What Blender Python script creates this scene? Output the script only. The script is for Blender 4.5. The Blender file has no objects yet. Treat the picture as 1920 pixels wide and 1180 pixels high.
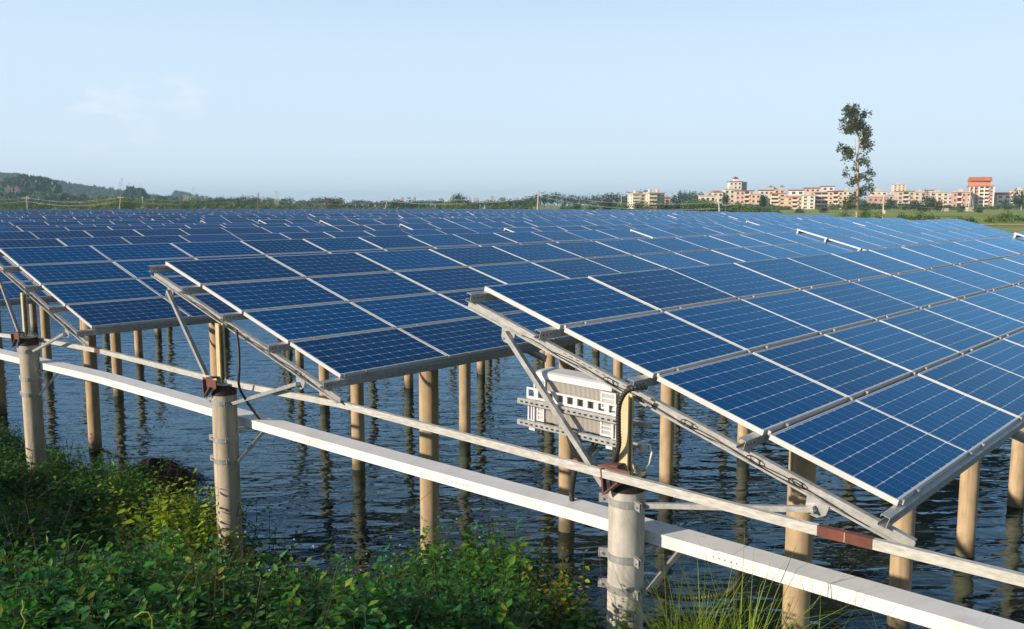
import bpy, math, random
import numpy as np
from mathutils import Vector, Matrix

random.seed(7)
RNG = np.random.default_rng(11)
S = bpy.context.scene
COL = S.collection

# ------------------------------------------------------------------ camera
F_PX, PITCH, AZ = 1635.25, 0.12236, 0.744504          # focal length in photo pixels, pitch down, bearing of the rows
CAM = Vector((0.2638, -8.4343, 6.007))                # metres; water level is z = 0
cam_d = bpy.data.cameras.new('camera')
cam_d.sensor_width = 36.0
cam_d.lens = 36.0 * F_PX / 1920.0
cam_d.clip_start, cam_d.clip_end = 0.05, 30000
cam = bpy.data.objects.new('camera', cam_d)
COL.objects.link(cam)
cam.location = CAM
cam.rotation_euler = (math.pi / 2 - PITCH, 0, 0)
S.camera = cam

# ------------------------------------------------------------------ sky and sun
SUN_ELEV, SUN_BEAR = math.radians(20.5), math.radians(243.0)
w = bpy.data.worlds.new('World')
S.world = w
w.use_nodes = True
nt = w.node_tree
bg = nt.nodes['Background']
sky = nt.nodes.new('ShaderNodeTexSky')
sky.sky_type = 'NISHITA'
sky.sun_disc = False
sky.sun_elevation = SUN_ELEV
sky.sun_rotation = SUN_BEAR
sky.altitude = 50
sky.air_density, sky.dust_density, sky.ozone_density = 1.0, 1.2, 1.6
hz = nt.nodes.new('ShaderNodeMixRGB')                     # thin even haze over the whole dome
tco = nt.nodes.new('ShaderNodeTexCoord'); sxyz = nt.nodes.new('ShaderNodeSeparateXYZ')
nt.links.new(tco.outputs['Generated'], sxyz.inputs[0])
mr = nt.nodes.new('ShaderNodeMapRange'); mr.interpolation_type = 'SMOOTHSTEP'   # haze thins out towards the zenith
mr.inputs['From Min'].default_value, mr.inputs['From Max'].default_value = 0.14, 0.52
mr.inputs['To Min'].default_value, mr.inputs['To Max'].default_value = 0.88, 0.0
nt.links.new(sxyz.outputs[2], mr.inputs['Value']); nt.links.new(mr.outputs[0], hz.inputs[0])
zr = nt.nodes.new('ShaderNodeValToRGB')                   # paler towards the horizon
zr.color_ramp.elements[0].position, zr.color_ramp.elements[0].color = 0.0, (.74, .875, 1.0, 1)
zr.color_ramp.elements[1].position, zr.color_ramp.elements[1].color = 0.22, (.615, .80, .985, 1)
nt.links.new(sxyz.outputs[2], zr.inputs[0])
zm = nt.nodes.new('ShaderNodeMixRGB'); zm.blend_type = 'MULTIPLY'; zm.inputs[0].default_value = 1; zm.inputs[2].default_value = (10.8, 10.8, 10.8, 1)
nt.links.new(zr.outputs[0], zm.inputs[1]); nt.links.new(zm.outputs[0], hz.inputs[2])
nt.links.new(sky.outputs[0], hz.inputs[1])
# two faint wisps of cloud low on the left
def wisp(px, py, wid, prev, gain):
    d = Vector(((px - 960) / F_PX, math.cos(PITCH) - (py - 590) / F_PX * math.sin(PITCH), -math.sin(PITCH) - (py - 590) / F_PX * math.cos(PITCH))).normalized()
    dot = nt.nodes.new('ShaderNodeVectorMath'); dot.operation = 'DISTANCE'; dot.inputs[1].default_value = d
    nt.links.new(tco.outputs['Generated'], dot.inputs[0])
    m1 = nt.nodes.new('ShaderNodeMapRange'); m1.inputs['From Min'].default_value = wid; m1.inputs['From Max'].default_value = 0.0; m1.interpolation_type = 'SMOOTHSTEP'
    nt.links.new(dot.outputs['Value'], m1.inputs['Value'])
    mp = nt.nodes.new('ShaderNodeMapping'); mp.inputs['Rotation'].default_value = (0, 0.7, 0); mp.inputs['Scale'].default_value = (1, 1, 2.2)
    no = nt.nodes.new('ShaderNodeTexNoise'); no.inputs['Scale'].default_value = 26; no.inputs['Detail'].default_value = 6
    nt.links.new(tco.outputs['Generated'], mp.inputs[0]); nt.links.new(mp.outputs[0], no.inputs['Vector'])
    m2 = nt.nodes.new('ShaderNodeMapRange'); m2.inputs['From Min'].default_value, m2.inputs['From Max'].default_value = 0.48, 0.75
    nt.links.new(no.outputs['Fac'], m2.inputs['Value'])
    mu = nt.nodes.new('ShaderNodeMath'); mu.operation = 'MULTIPLY'; nt.links.new(m1.outputs[0], mu.inputs[0]); nt.links.new(m2.outputs[0], mu.inputs[1])
    mg = nt.nodes.new('ShaderNodeMath'); mg.operation = 'MULTIPLY'; mg.inputs[1].default_value = gain; nt.links.new(mu.outputs[0], mg.inputs[0])
    mx = nt.nodes.new('ShaderNodeMixRGB'); mx.inputs[2].default_value = (10.4, 10.4, 10.9, 1)
    nt.links.new(mg.outputs[0], mx.inputs[0]); nt.links.new(prev, mx.inputs[1])
    return mx.outputs[0]
sk = wisp(205, 215, 0.06, hz.outputs[0], 0.55)
sk = wisp(345, 178, 0.04, sk, 0.35)
nt.links.new(sk, bg.inputs[0])
bg.inputs[1].default_value = 0.08

sun_d = bpy.data.lights.new('sun', 'SUN')
sun_d.energy = 4.9
sun_d.angle = math.radians(0.53)
sun_d.color = (1.0, 0.84, 0.64)
sun = bpy.data.objects.new('sun', sun_d)
COL.objects.link(sun)
to_sun = Vector((math.sin(SUN_BEAR) * math.cos(SUN_ELEV), math.cos(SUN_BEAR) * math.cos(SUN_ELEV), math.sin(SUN_ELEV)))
sun.rotation_euler = to_sun.to_track_quat('Z', 'Y').to_euler()
sun.location = (-60, -40, 60)

S.view_settings.view_transform = 'Standard'
S.view_settings.look = 'None'
S.view_settings.exposure = 0.40
S.view_settings.gamma = 1.0
S.render.engine = 'CYCLES'
S.cycles.max_bounces = 5
S.cycles.diffuse_bounces = 3
S.cycles.glossy_bounces = 3
S.cycles.transmission_bounces = 3
S.cycles.transparent_max_bounces = 8
S.cycles.volume_bounces = 0

# ------------------------------------------------------------------ frames of reference
ca, sa = math.cos(AZ), math.sin(AZ)
def P(s, r, z):
    """site frame: s across the rows (down-slope), r along the rows, z above a row's top edge -> world"""
    return Vector((s * ca + r * sa, -s * sa + r * ca, z + 5.25))
def to_sr(x, y):
    return x * ca - y * sa, x * sa + y * ca
cp_, sp_ = math.cos(PITCH), math.sin(PITCH)
def at(px, py, d):
    """the point seen in direction (px, py) of the 1920 x 1180 photo at depth d metres"""
    X, U = (px - 960) / F_PX * d, -(py - 590) / F_PX * d
    return CAM + Vector((X, d * cp_ + U * sp_, -d * sp_ + U * cp_))
def pix(v):
    q = Vector(v) - CAM
    d = q.y * cp_ - q.z * sp_
    u = q.y * sp_ + q.z * cp_
    if d < 0.1: return None
    return 960 + F_PX * q.x / d, 590 - F_PX * u / d, d
def land(d):
    return float(np.interp(d, [0, 170, 300, 500, 800, 1500, 3000, 9000], [2.5, 2.5, 3.6, 4.6, 6.5, 8.5, 12, 14]))
def land_pt(px, d):
    v = at(px, 388, d)
    return Vector((v.x, v.y, land(math.hypot(v.x - CAM.x, v.y - CAM.y))))
def px2m(n, d): return n * d / F_PX
def hgt(v, py):
    """height above v so that the top shows at photo row py"""
    d = pix(v)[2]
    return CAM.z + (388 - py) / F_PX * d - v.z

# ------------------------------------------------------------------ object helpers
def tag(o, label=None, cat=None, group=None, kind=None):
    if label: o['label'] = label
    if cat: o['category'] = cat
    if group: o['group'] = group
    if kind: o['kind'] = kind
    return o
def empty(name, loc, rz=0.0):
    o = bpy.data.objects.new(name, None)
    COL.objects.link(o)
    o.location = loc
    o.rotation_euler = (0, 0, rz)
    o.empty_display_size = 0.2
    return o
def link(name, me, parent=None, loc=(0, 0, 0), rot=(0, 0, 0)):
    o = bpy.data.objects.new(name, me)
    COL.objects.link(o)
    o.location = loc
    o.rotation_euler = rot
    o.parent = parent
    return o

class MB:
    def __init__(self): self.v, self.f, self.m, self.s = [], [], [], []
    def face(self, pts, m=0, smooth=False):
        n = len(self.v)
        self.v += [tuple(p) for p in pts]
        self.f.append(tuple(range(n, n + len(pts)))); self.m.append(m); self.s.append(smooth)
    def add(self, vs, fs, m=0, smooth=False):
        n = len(self.v)
        self.v += [tuple(p) for p in vs]
        for f in fs:
            self.f.append(tuple(i + n for i in f)); self.m.append(m); self.s.append(smooth)
    def box(self, x0, x1, y0, y1, z0, z1, m=0):
        vs = [(x0, y0, z0), (x1, y0, z0), (x1, y1, z0), (x0, y1, z0), (x0, y0, z1), (x1, y0, z1), (x1, y1, z1), (x0, y1, z1)]
        self.add(vs, [(3, 2, 1, 0), (4, 5, 6, 7), (0, 1, 5, 4), (1, 2, 6, 5), (2, 3, 7, 6), (3, 0, 4, 7)], m)
        return self
    def bar(self, p0, p1, wd, ht, up=(0, 0, 1), m=0):
        p0, p1, up = Vector(p0), Vector(p1), Vector(up)
        a = (p1 - p0).normalized()
        b = a.cross(up).normalized() * wd / 2
        c = b.cross(a).normalized() * ht / 2
        vs = [p0 - b - c, p0 + b - c, p0 + b + c, p0 - b + c, p1 - b - c, p1 + b - c, p1 + b + c, p1 - b + c]
        self.add(vs, [(0, 1, 2, 3), (7, 6, 5, 4), (4, 5, 1, 0), (5, 6, 2, 1), (6, 7, 3, 2), (7, 4, 0, 3)], m)
        return self
    def prof(self, pts2, p0, p1, ux, uy, m=0, cap=True):
        """extrude a closed 2-d profile (in directions ux, uy) from p0 to p1"""
        p0, p1, ux, uy = Vector(p0), Vector(p1), Vector(ux), Vector(uy)
        n = len(pts2)
        vs = [p0 + ux * a + uy * b for a, b in pts2] + [p1 + ux * a + uy * b for a, b in pts2]
        fs = [(i, (i + 1) % n, n + (i + 1) % n, n + i) for i in range(n)]
        if cap: fs += [tuple(range(n))[::-1], tuple(range(n, 2 * n))]
        self.add(vs, fs, m)
        return self
    def tube(self, path, rad, n=8, m=0, cap=True, smooth=True):
        path = [Vector(p) for p in path]
        k = len(path)
        rads = rad if isinstance(rad, (list, tuple)) else [rad] * k
        vs, fs = [], []
        ref = Vector((0.31, 0.17, 0.93)).normalized()
        for i, p in enumerate(path):
            t = (path[min(i + 1, k - 1)] - path[max(i - 1, 0)]).normalized()
            rf = ref if abs(t.dot(ref)) < 0.95 else Vector((1, 0, 0))
            b = t.cross(rf).normalized(); c = b.cross(t)
            for j in range(n):
                a = 2 * math.pi * j / n
                vs.append(p + (b * math.cos(a) + c * math.sin(a)) * rads[i])
        for i in range(k - 1):
            for j in range(n):
                fs.append((i * n + j, i * n + (j + 1) % n, (i + 1) * n + (j + 1) % n, (i + 1) * n + j))
        self.add(vs, fs, m, smooth)
        if cap: self.add(vs[:n], [tuple(range(n))[::-1]], m); self.add(vs[-n:], [tuple(range(n))], m)
        return self
    def cyl(self, p0, p1, r0, r1=None, n=16, m=0, cap=True):
        return self.tube([p0, p1], [r0, r0 if r1 is None else r1], n, m, cap)
    def mesh(self, name, mats):
        me = bpy.data.meshes.new(name)
        me.from_pydata(self.v, [], self.f)
        for mm in (mats if isinstance(mats, (list, tuple)) else [mats]): me.materials.append(mm)
        me.polygons.foreach_set('material_index', self.m)
        me.polygons.foreach_set('use_smooth', self.s)
        me.update()
        return me
    def build(self, name, mats, parent=None, loc=(0, 0, 0), rot=(0, 0, 0)):
        return link(name, self.mesh(name, mats), parent, loc, rot)

def np_mesh(name, V, Fc, mat, tint=None):
    """big triangle/quad mesh from arrays"""
    me = bpy.data.meshes.new(name)
    V = np.asarray(V, dtype=np.float32); Fc = np.asarray(Fc, dtype=np.int32)
    k = Fc.shape[1]
    me.vertices.add(len(V)); me.vertices.foreach_set('co', V.ravel())
    me.loops.add(Fc.size); me.loops.foreach_set('vertex_index', Fc.ravel())
    me.polygons.add(len(Fc))
    me.polygons.foreach_set('loop_start', np.arange(0, Fc.size, k, dtype=np.int32))
    me.polygons.foreach_set('loop_total', np.full(len(Fc), k, dtype=np.int32))
    for mm in (mat if isinstance(mat, (list, tuple)) else [mat]): me.materials.append(mm)
    if tint is not None:
        a = me.color_attributes.new('tint', 'FLOAT_COLOR', 'POINT')
        c = np.ones((len(V), 4), dtype=np.float32); c[:, :3] = tint
        a.data.foreach_set('color', c.ravel())
    me.update(calc_edges=True)
    return me

# ------------------------------------------------------------------ materials
def mat(name, col, rough=0.6, metal=0.0, col2=None, scale=4.0, bump=0.0, spec=0.5, coat=0.0, stretch=None, detail=6.0, obj=True):
    m = bpy.data.materials.new(name); m.use_nodes = True
    t = m.node_tree; n = t.nodes; b = n['Principled BSDF']
    b.inputs['Base Color'].default_value = (*col, 1)
    b.inputs['Roughness'].default_value = rough
    b.inputs['Metallic'].default_value = metal
    b.inputs['Specular IOR Level'].default_value = spec
    b.inputs['Coat Weight'].default_value = coat
    if col2 is not None or bump:
        tc = n.new('ShaderNodeTexCoord'); mp = n.new('ShaderNodeMapping')
        if stretch: mp.inputs['Scale'].default_value = stretch
        no = n.new('ShaderNodeTexNoise'); no.inputs['Scale'].default_value = scale; no.inputs['Detail'].default_value = detail
        no.inputs['Roughness'].default_value = 0.62
        t.links.new(tc.outputs['Object' if obj else 'Generated'], mp.inputs[0]); t.links.new(mp.outputs[0], no.inputs['Vector'])
        if col2 is not None:
            rp = n.new('ShaderNodeValToRGB')
            rp.color_ramp.elements[0].position = 0.33; rp.color_ramp.elements[1].position = 0.68
            rp.color_ramp.elements[0].color = (*col, 1); rp.color_ramp.elements[1].color = (*col2, 1)
            t.links.new(no.outputs['Fac'], rp.inputs[0]); t.links.new(rp.outputs[0], b.inputs['Base Color'])
        if bump:
            bp = n.new('ShaderNodeBump'); bp.inputs['Strength'].default_value = bump; bp.inputs['Distance'].default_value = 0.02
            t.links.new(no.outputs['Fac'], bp.inputs['Height']); t.links.new(bp.outputs[0], b.inputs['Normal'])
    return m
def stain(m):
    t = m.node_tree; b = t.nodes['Principled BSDF']; src = b.inputs['Base Color'].links[0].from_socket
    g = t.nodes.new('ShaderNodeNewGeometry'); sp = t.nodes.new('ShaderNodeSeparateXYZ'); t.links.new(g.outputs['Position'], sp.inputs[0])
    no = t.nodes.new('ShaderNodeTexNoise'); no.inputs['Scale'].default_value = 6; t.links.new(g.outputs['Position'], no.inputs['Vector'])
    h = math_node(t, 'ADD', sp.outputs[2], math_node(t, 'MULTIPLY', no.outputs['Fac'], -.35))
    mr_ = t.nodes.new('ShaderNodeMapRange'); mr_.inputs['From Min'].default_value, mr_.inputs['From Max'].default_value = .22, -.05
    mr_.inputs['To Max'].default_value = .8
    t.links.new(h, mr_.inputs['Value'])
    mx = t.nodes.new('ShaderNodeMixRGB'); mx.inputs[2].default_value = (.055, .055, .03, 1); t.links.new(mr_.outputs[0], mx.inputs[0]); t.links.new(src, mx.inputs[1])
    # vertical runs and blotches
    tc = t.nodes.new('ShaderNodeTexCoord'); mp = t.nodes.new('ShaderNodeMapping'); mp.inputs['Scale'].default_value = (14, 14, .7); n2 = t.nodes.new('ShaderNodeTexNoise'); n2.inputs['Scale'].default_value = 1.0; n2.inputs['Detail'].default_value = 5
    oi = t.nodes.new('ShaderNodeObjectInfo'); va = t.nodes.new('ShaderNodeVectorMath'); va.operation = 'ADD'
    t.links.new(tc.outputs['Object'], va.inputs[0]); t.links.new(oi.outputs['Location'], va.inputs[1]); t.links.new(va.outputs[0], mp.inputs[0]); t.links.new(mp.outputs[0], n2.inputs['Vector'])
    m3 = t.nodes.new('ShaderNodeMapRange'); m3.inputs['From Min'].default_value, m3.inputs['From Max'].default_value = .50, .72; m3.inputs['To Max'].default_value = .5; t.links.new(n2.outputs['Fac'], m3.inputs['Value'])
    m4 = t.nodes.new('ShaderNodeMixRGB'); m4.inputs[2].default_value = (.16, .135, .10, 1); t.links.new(m3.outputs[0], m4.inputs[0]); t.links.new(mx.outputs[0], m4.inputs[1])
    t.links.new(m4.outputs[0], b.inputs['Base Color'])
def math_node(t, op, a, b=None, c=None):
    n = t.nodes.new('ShaderNodeMath'); n.operation = op
    for i, x in enumerate((a, b, c)):
        if x is None: continue
        if isinstance(x, (int, float)): n.inputs[i].default_value = x
        else: t.links.new(x, n.inputs[i])
    return n.outputs[0]
def leaf_mat(name, trans=0.35, rough=0.5, hue=1.0):
    m = bpy.data.materials.new(name); m.use_nodes = True
    t = m.node_tree; n = t.nodes; b = n['Principled BSDF']; out = n['Material Output']
    at_ = n.new('ShaderNodeAttribute'); at_.attribute_name = 'tint'
    b.inputs['Roughness'].default_value = rough
    b.inputs['Specular IOR Level'].default_value = 0.35
    t.links.new(at_.outputs['Color'], b.inputs['Base Color'])
    tr = n.new('ShaderNodeBsdfTranslucent')
    mx = n.new('ShaderNodeMixRGB'); mx.blend_type = 'MULTIPLY'; mx.inputs[0].default_value = 1; mx.inputs[2].default_value = (1.9, 1.7, 0.5, 1)
    t.links.new(at_.outputs['Color'], mx.inputs[1]); t.links.new(mx.outputs[0], tr.inputs[0])
    ms = n.new('ShaderNodeMixShader'); ms.inputs[0].default_value = trans
    t.links.new(b.outputs[0], ms.inputs[1]); t.links.new(tr.outputs[0], ms.inputs[2]); t.links.new(ms.outputs[0], out.inputs[0])
    return m

PR, PS, PL, PW = 1.6405, 1.0488, 1.612, 0.994          # panel pitch along / across, panel length / width
M = {}
M['alu'] = mat('anodised_frame', (0.54, 0.55, 0.57), 0.45, 0.05, (0.47, 0.48, 0.50), 3)
M['galv'] = mat('galvanised_steel', (0.34, 0.355, 0.37), 0.42, 0.5, (0.52, 0.53, 0.54), 14, 0.05)
M['galv_sun_tone'] = mat('galvanised_sun_tinted', (0.56, 0.46, 0.27), 0.45, 0.25, (0.66, 0.56, 0.36), 9, 0.04)  # plain zinc with the yellow sunlight put into its colour
M['galv_rail'] = mat('weathered_rail', (0.40, 0.40, 0.39), 0.5, 0.3, (0.62, 0.62, 0.61), 26, 0.08, stretch=(0.5, 0.5, 2))
M['conc'] = mat('spun_concrete', (0.37, 0.275, 0.17), 0.85, 0, (0.51, 0.385, 0.245), 5, 0.25, stretch=(1, 1, 0.45))
M['conc_old'] = mat('stained_concrete', (0.36, 0.35, 0.33), 0.85, 0, (0.58, 0.56, 0.52), 5.5, 0.3, stretch=(1, 1, 0.5))
M['conc_mid'] = mat('weathered_concrete', (0.36, 0.31, 0.24), 0.85, 0, (0.50, 0.45, 0.37), 5, 0.3, stretch=(1, 1, 0.45))
for _k in ('conc', 'conc_mid', 'conc_old'): stain(M[_k])
M['tar'] = mat('black_tar', (0.012, 0.011, 0.012), 0.55, 0, (0.05, 0.020, 0.025), 12, 0.3)
M['rust'] = mat('rust_primer', (0.085, 0.035, 0.03), 0.7, 0, (0.15, 0.055, 0.04), 18, 0.25)
M['rust_red'] = mat('red_lead_paint', (0.06, 0.026, 0.022), 0.65, 0, (0.20, 0.05, 0.032), 6, 0.2)
M['tray'] = mat('white_powder_coat', (0.76, 0.78, 0.81), 0.35, 0, (0.66, 0.68, 0.71), 2.6, detail=9)
def specks(m, col, lo, hi, amount, sc):
    t = m.node_tree; b = t.nodes['Principled BSDF']; src = b.inputs['Base Color'].links[0].from_socket
    g = t.nodes.new('ShaderNodeNewGeometry'); no = t.nodes.new('ShaderNodeTexNoise'); no.inputs['Scale'].default_value = sc; no.inputs['Detail'].default_value = 4; no.inputs['Roughness'].default_value = .7
    t.links.new(g.outputs['Position'], no.inputs['Vector'])
    r_ = t.nodes.new('ShaderNodeMapRange'); r_.inputs['From Min'].default_value, r_.inputs['From Max'].default_value = lo, hi; r_.inputs['To Max'].default_value = amount
    t.links.new(no.outputs['Fac'], r_.inputs['Value'])
    mx = t.nodes.new('ShaderNodeMixRGB'); mx.inputs[2].default_value = (*col, 1); t.links.new(r_.outputs[0], mx.inputs[0]); t.links.new(src, mx.inputs[1]); t.links.new(mx.outputs[0], b.inputs['Base Color'])
specks(M['tray'], (.20, .15, .10), .66, .74, .6, 9)
specks(M['tray'], (.38, .36, .33), .52, .72, .35, 2.2)
M['inv'] = mat('inverter_white', (0.60, 0.61, 0.66), 0.4, 0, (0.52, 0.53, 0.57), 5)
M['fin'] = mat('heat_sink', (0.52, 0.50, 0.47), 0.5, 0.3)
M['dark'] = mat('painted_hole_shade', (0.012, 0.012, 0.014), 0.8)  # near-black patches that stand for the shade inside slots and holes
M['hose'] = mat('corrugated_conduit', (0.020, 0.022, 0.018), 0.55)
M['wire'] = mat('black_cable', (0.012, 0.012, 0.013), 0.5)
M['wire_w'] = mat('white_cable', (0.75, 0.73, 0.66), 0.5)
M['yellow'] = mat('yellow_tag', (0.7, 0.45, 0.02), 0.5)
M['yellow_o'] = mat('orange_gland', (.45, .16, .04), .6)
M['bolt'] = mat('zinc_bolt', (0.45, 0.45, 0.44), 0.35, 0.7)
M['ink'] = mat('stencil_ink', (0.02, 0.02, 0.03), 0.8)
M['leaf'] = leaf_mat('weed_leaf', 0.36)
M['tree'] = leaf_mat('tree_leaf', 0.22, 0.55)
M['bark'] = mat('bark', (0.10, 0.07, 0.05), 0.9, 0, (0.17, 0.12, 0.08), 3, 0.4)
M['bark_euc'] = mat('eucalyptus_bark', (0.42, 0.22, 0.10), 0.8, 0, (0.52, 0.36, 0.24), 1.2, 0.2, stretch=(1, 1, 0.4))
M['stem'] = mat('weed_stem', (0.10, 0.13, 0.03), 0.7)
M['twig'] = mat('dead_twig', (0.022, 0.015, 0.012), 0.9, 0, (0.05, 0.035, 0.025), 8)

def tinted_gloss(m, base, rough, ior, tint, normal=None, k=1.0):
    """diffuse body with a blue-tinted mirror image: coating on glass, painted sky colour on water"""
    t = m.node_tree; out = t.nodes['Material Output']
    b = t.nodes.get('Principled BSDF')
    if b: t.nodes.remove(b)
    df = t.nodes.new('ShaderNodeBsdfDiffuse'); gl = t.nodes.new('ShaderNodeBsdfGlossy'); fr = t.nodes.new('ShaderNodeFresnel'); mx = t.nodes.new('ShaderNodeMixShader')
    if isinstance(base, tuple): df.inputs['Color'].default_value = (*base, 1)
    else: t.links.new(base, df.inputs['Color'])
    gl.inputs['Color'].default_value = (*tint, 1); fr.inputs['IOR'].default_value = ior
    if isinstance(rough, float): gl.inputs['Roughness'].default_value = rough
    else: t.links.new(rough, gl.inputs['Roughness'])
    if normal is not None:
        for n in (df, gl, fr): t.links.new(normal, n.inputs['Normal'])
    t.links.new(math_node(t, 'MULTIPLY', fr.outputs[0], k), mx.inputs[0]); t.links.new(df.outputs[0], mx.inputs[1]); t.links.new(gl.outputs[0], mx.inputs[2]); t.links.new(mx.outputs[0], out.inputs['Surface'])
GLASS_TINT = (0.34, 0.68, 1.0)
def cell_color(t, rnd):
    """deep blue silicon, a little different from panel to panel and cell to cell"""
    rp = t.nodes.new('ShaderNodeValToRGB')
    e = rp.color_ramp.elements
    e[0].position, e[0].color = 0.0, (0.001, 0.044, 0.145, 1)
    e[1].position, e[1].color = 1.0, (0.0002, 0.078, 0.25, 1)
    k = e.new(0.25); k.color = (0.002, 0.038, 0.125, 1)
    t.links.new(rnd, rp.inputs[0])
    return rp.outputs[0]
def dusty(t, col, m):
    tc = t.nodes.new('ShaderNodeNewGeometry')
    n1 = t.nodes.new('ShaderNodeTexNoise'); n1.inputs['Scale'].default_value = 1.3; n1.inputs['Detail'].default_value = 8; n1.inputs['Roughness'].default_value = .7
    n2 = t.nodes.new('ShaderNodeTexNoise'); n2.inputs['Scale'].default_value = 19; n2.inputs['Detail'].default_value = 3
    t.links.new(tc.outputs['Position'], n1.inputs['Vector']); t.links.new(tc.outputs['Position'], n2.inputs['Vector'])
    a = t.nodes.new('ShaderNodeMapRange'); a.inputs['From Min'].default_value, a.inputs['From Max'].default_value = .40, .75; a.inputs['To Max'].default_value = .022
    t.links.new(n1.outputs['Fac'], a.inputs['Value'])
    c = t.nodes.new('ShaderNodeMapRange'); c.inputs['From Min'].default_value, c.inputs['From Max'].default_value = .74, .80; c.inputs['To Max'].default_value = .10
    t.links.new(n2.outputs['Fac'], c.inputs['Value'])
    f = math_node(t, 'ADD', a.outputs[0], c.outputs[0])
    mx = t.nodes.new('ShaderNodeMixRGB'); mx.inputs[2].default_value = (.33, .34, .33, 1)
    t.links.new(f, mx.inputs[0]); t.links.new(col, mx.inputs[1])
    tinted_gloss(m, mx.outputs[0], math_node(t, 'MULTIPLY_ADD', f, 2.2, .10), 1.36, GLASS_TINT)
def make_cell_mat(single=False):
    m = bpy.data.materials.new('silicon_cell'); m.use_nodes = True
    t = m.node_tree
    oi = t.nodes.new('ShaderNodeObjectInfo'); ge = t.nodes.new('ShaderNodeNewGeometry')
    r = math_node(t, 'ADD', math_node(t, 'MULTIPLY', oi.outputs['Random'], 0.8) if not single else math_node(t, 'MULTIPLY_ADD', oi.outputs['Random'], 0.12, 0.6), math_node(t, 'MULTIPLY', ge.outputs['Random Per Island'], 0.14))
    col = cell_color(t, r)
    tc = t.nodes.new('ShaderNodeTexCoord'); sx = t.nodes.new('ShaderNodeSeparateXYZ'); t.links.new(tc.outputs['Object'], sx.inputs[0])
    # four silver ribbons along each string
    a = math_node(t, 'FRACT', math_node(t, 'DIVIDE', math_node(t, 'SUBTRACT', sx.outputs[0], 0.020), 0.0398))
    rib = math_node(t, 'LESS_THAN', math_node(t, 'ABSOLUTE', math_node(t, 'SUBTRACT', a, 0.5)), 0.022)
    mx = t.nodes.new('ShaderNodeMixRGB'); mx.inputs[2].default_value = (0.10, 0.20, 0.32, 1)
    t.links.new(math_node(t, 'MULTIPLY', rib, 0.8), mx.inputs[0]); t.links.new(col, mx.inputs[1]); dusty(t, mx.outputs[0], m)
    return m
def make_panel_face_mat():
    """laminate seen from farther off: ten by six cells with white joints, in the panel's own coordinates"""
    m = bpy.data.materials.new('panel_laminate'); m.use_nodes = True
    t = m.node_tree; b = t.nodes['Principled BSDF']
    tc = t.nodes.new('ShaderNodeTexCoord'); sx = t.nodes.new('ShaderNodeSeparateXYZ'); t.links.new(tc.outputs['Object'], sx.inputs[0])
    px = math_node(t, 'DIVIDE', sx.outputs[0], PS); py = math_node(t, 'DIVIDE', sx.outputs[1], PR)
    x = math_node(t, 'MULTIPLY', math_node(t, 'FRACT', px), PS); y = math_node(t, 'MULTIPLY', math_node(t, 'FRACT', py), PR)
    cx, cy = (PW - 0.040) / 6, (PL - 0.040) / 10
    u = math_node(t, 'DIVIDE', math_node(t, 'SUBTRACT', x, 0.020), cx); v = math_node(t, 'DIVIDE', math_node(t, 'SUBTRACT', y, 0.020), cy)
    fu = math_node(t, 'ABSOLUTE', math_node(t, 'SUBTRACT', math_node(t, 'FRACT', u), 0.5))
    fv = math_node(t, 'ABSOLUTE', math_node(t, 'SUBTRACT', math_node(t, 'FRACT', v), 0.5))
    g1 = math_node(t, 'GREATER_THAN', fu, 0.478); g2 = math_node(t, 'GREATER_THAN', fv, 0.488)
    g3 = math_node(t, 'GREATER_THAN', math_node(t, 'ADD', fu, fv), 0.915)
    o1 = math_node(t, 'LESS_THAN', u, 0.0); o2 = math_node(t, 'GREATER_THAN', u, 6.0)
    o3 = math_node(t, 'LESS_THAN', v, 0.0); o4 = math_node(t, 'GREATER_THAN', v, 10.0)
    g = g1
    for k in (g2, g3, o1, o2, o3, o4): g = math_node(t, 'MAXIMUM', g, k)
    wn = t.nodes.new('ShaderNodeTexWhiteNoise'); wn.noise_dimensions = '4D'
    cb = t.nodes.new('ShaderNodeCombineXYZ'); t.links.new(math_node(t, 'FLOOR', px), cb.inputs[0]); t.links.new(math_node(t, 'FLOOR', py), cb.inputs[1])
    oi = t.nodes.new('ShaderNodeObjectInfo'); t.links.new(cb.outputs[0], wn.inputs[0]); t.links.new(math_node(t, 'MULTIPLY', oi.outputs['Random'], 57.0), wn.inputs['W'])
    col = cell_color(t, wn.outputs[0])
    mx = t.nodes.new('ShaderNodeMixRGB'); mx.inputs[2].default_value = (0.42, 0.47, 0.55, 1)
    t.links.new(g, mx.inputs[0]); t.links.new(col, mx.inputs[1]); dusty(t, mx.outputs[0], m)
    return m
M['cell'] = make_cell_mat()
M['cell_single'] = make_cell_mat(True)
M['face'] = make_panel_face_mat()
M['sheet'] = mat('white_backsheet_under_glass', (0.52, 0.60, 0.70), 0.14); tinted_gloss(M['sheet'], (0.66, 0.74, 0.85), 0.12, 1.36, GLASS_TINT)

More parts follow.
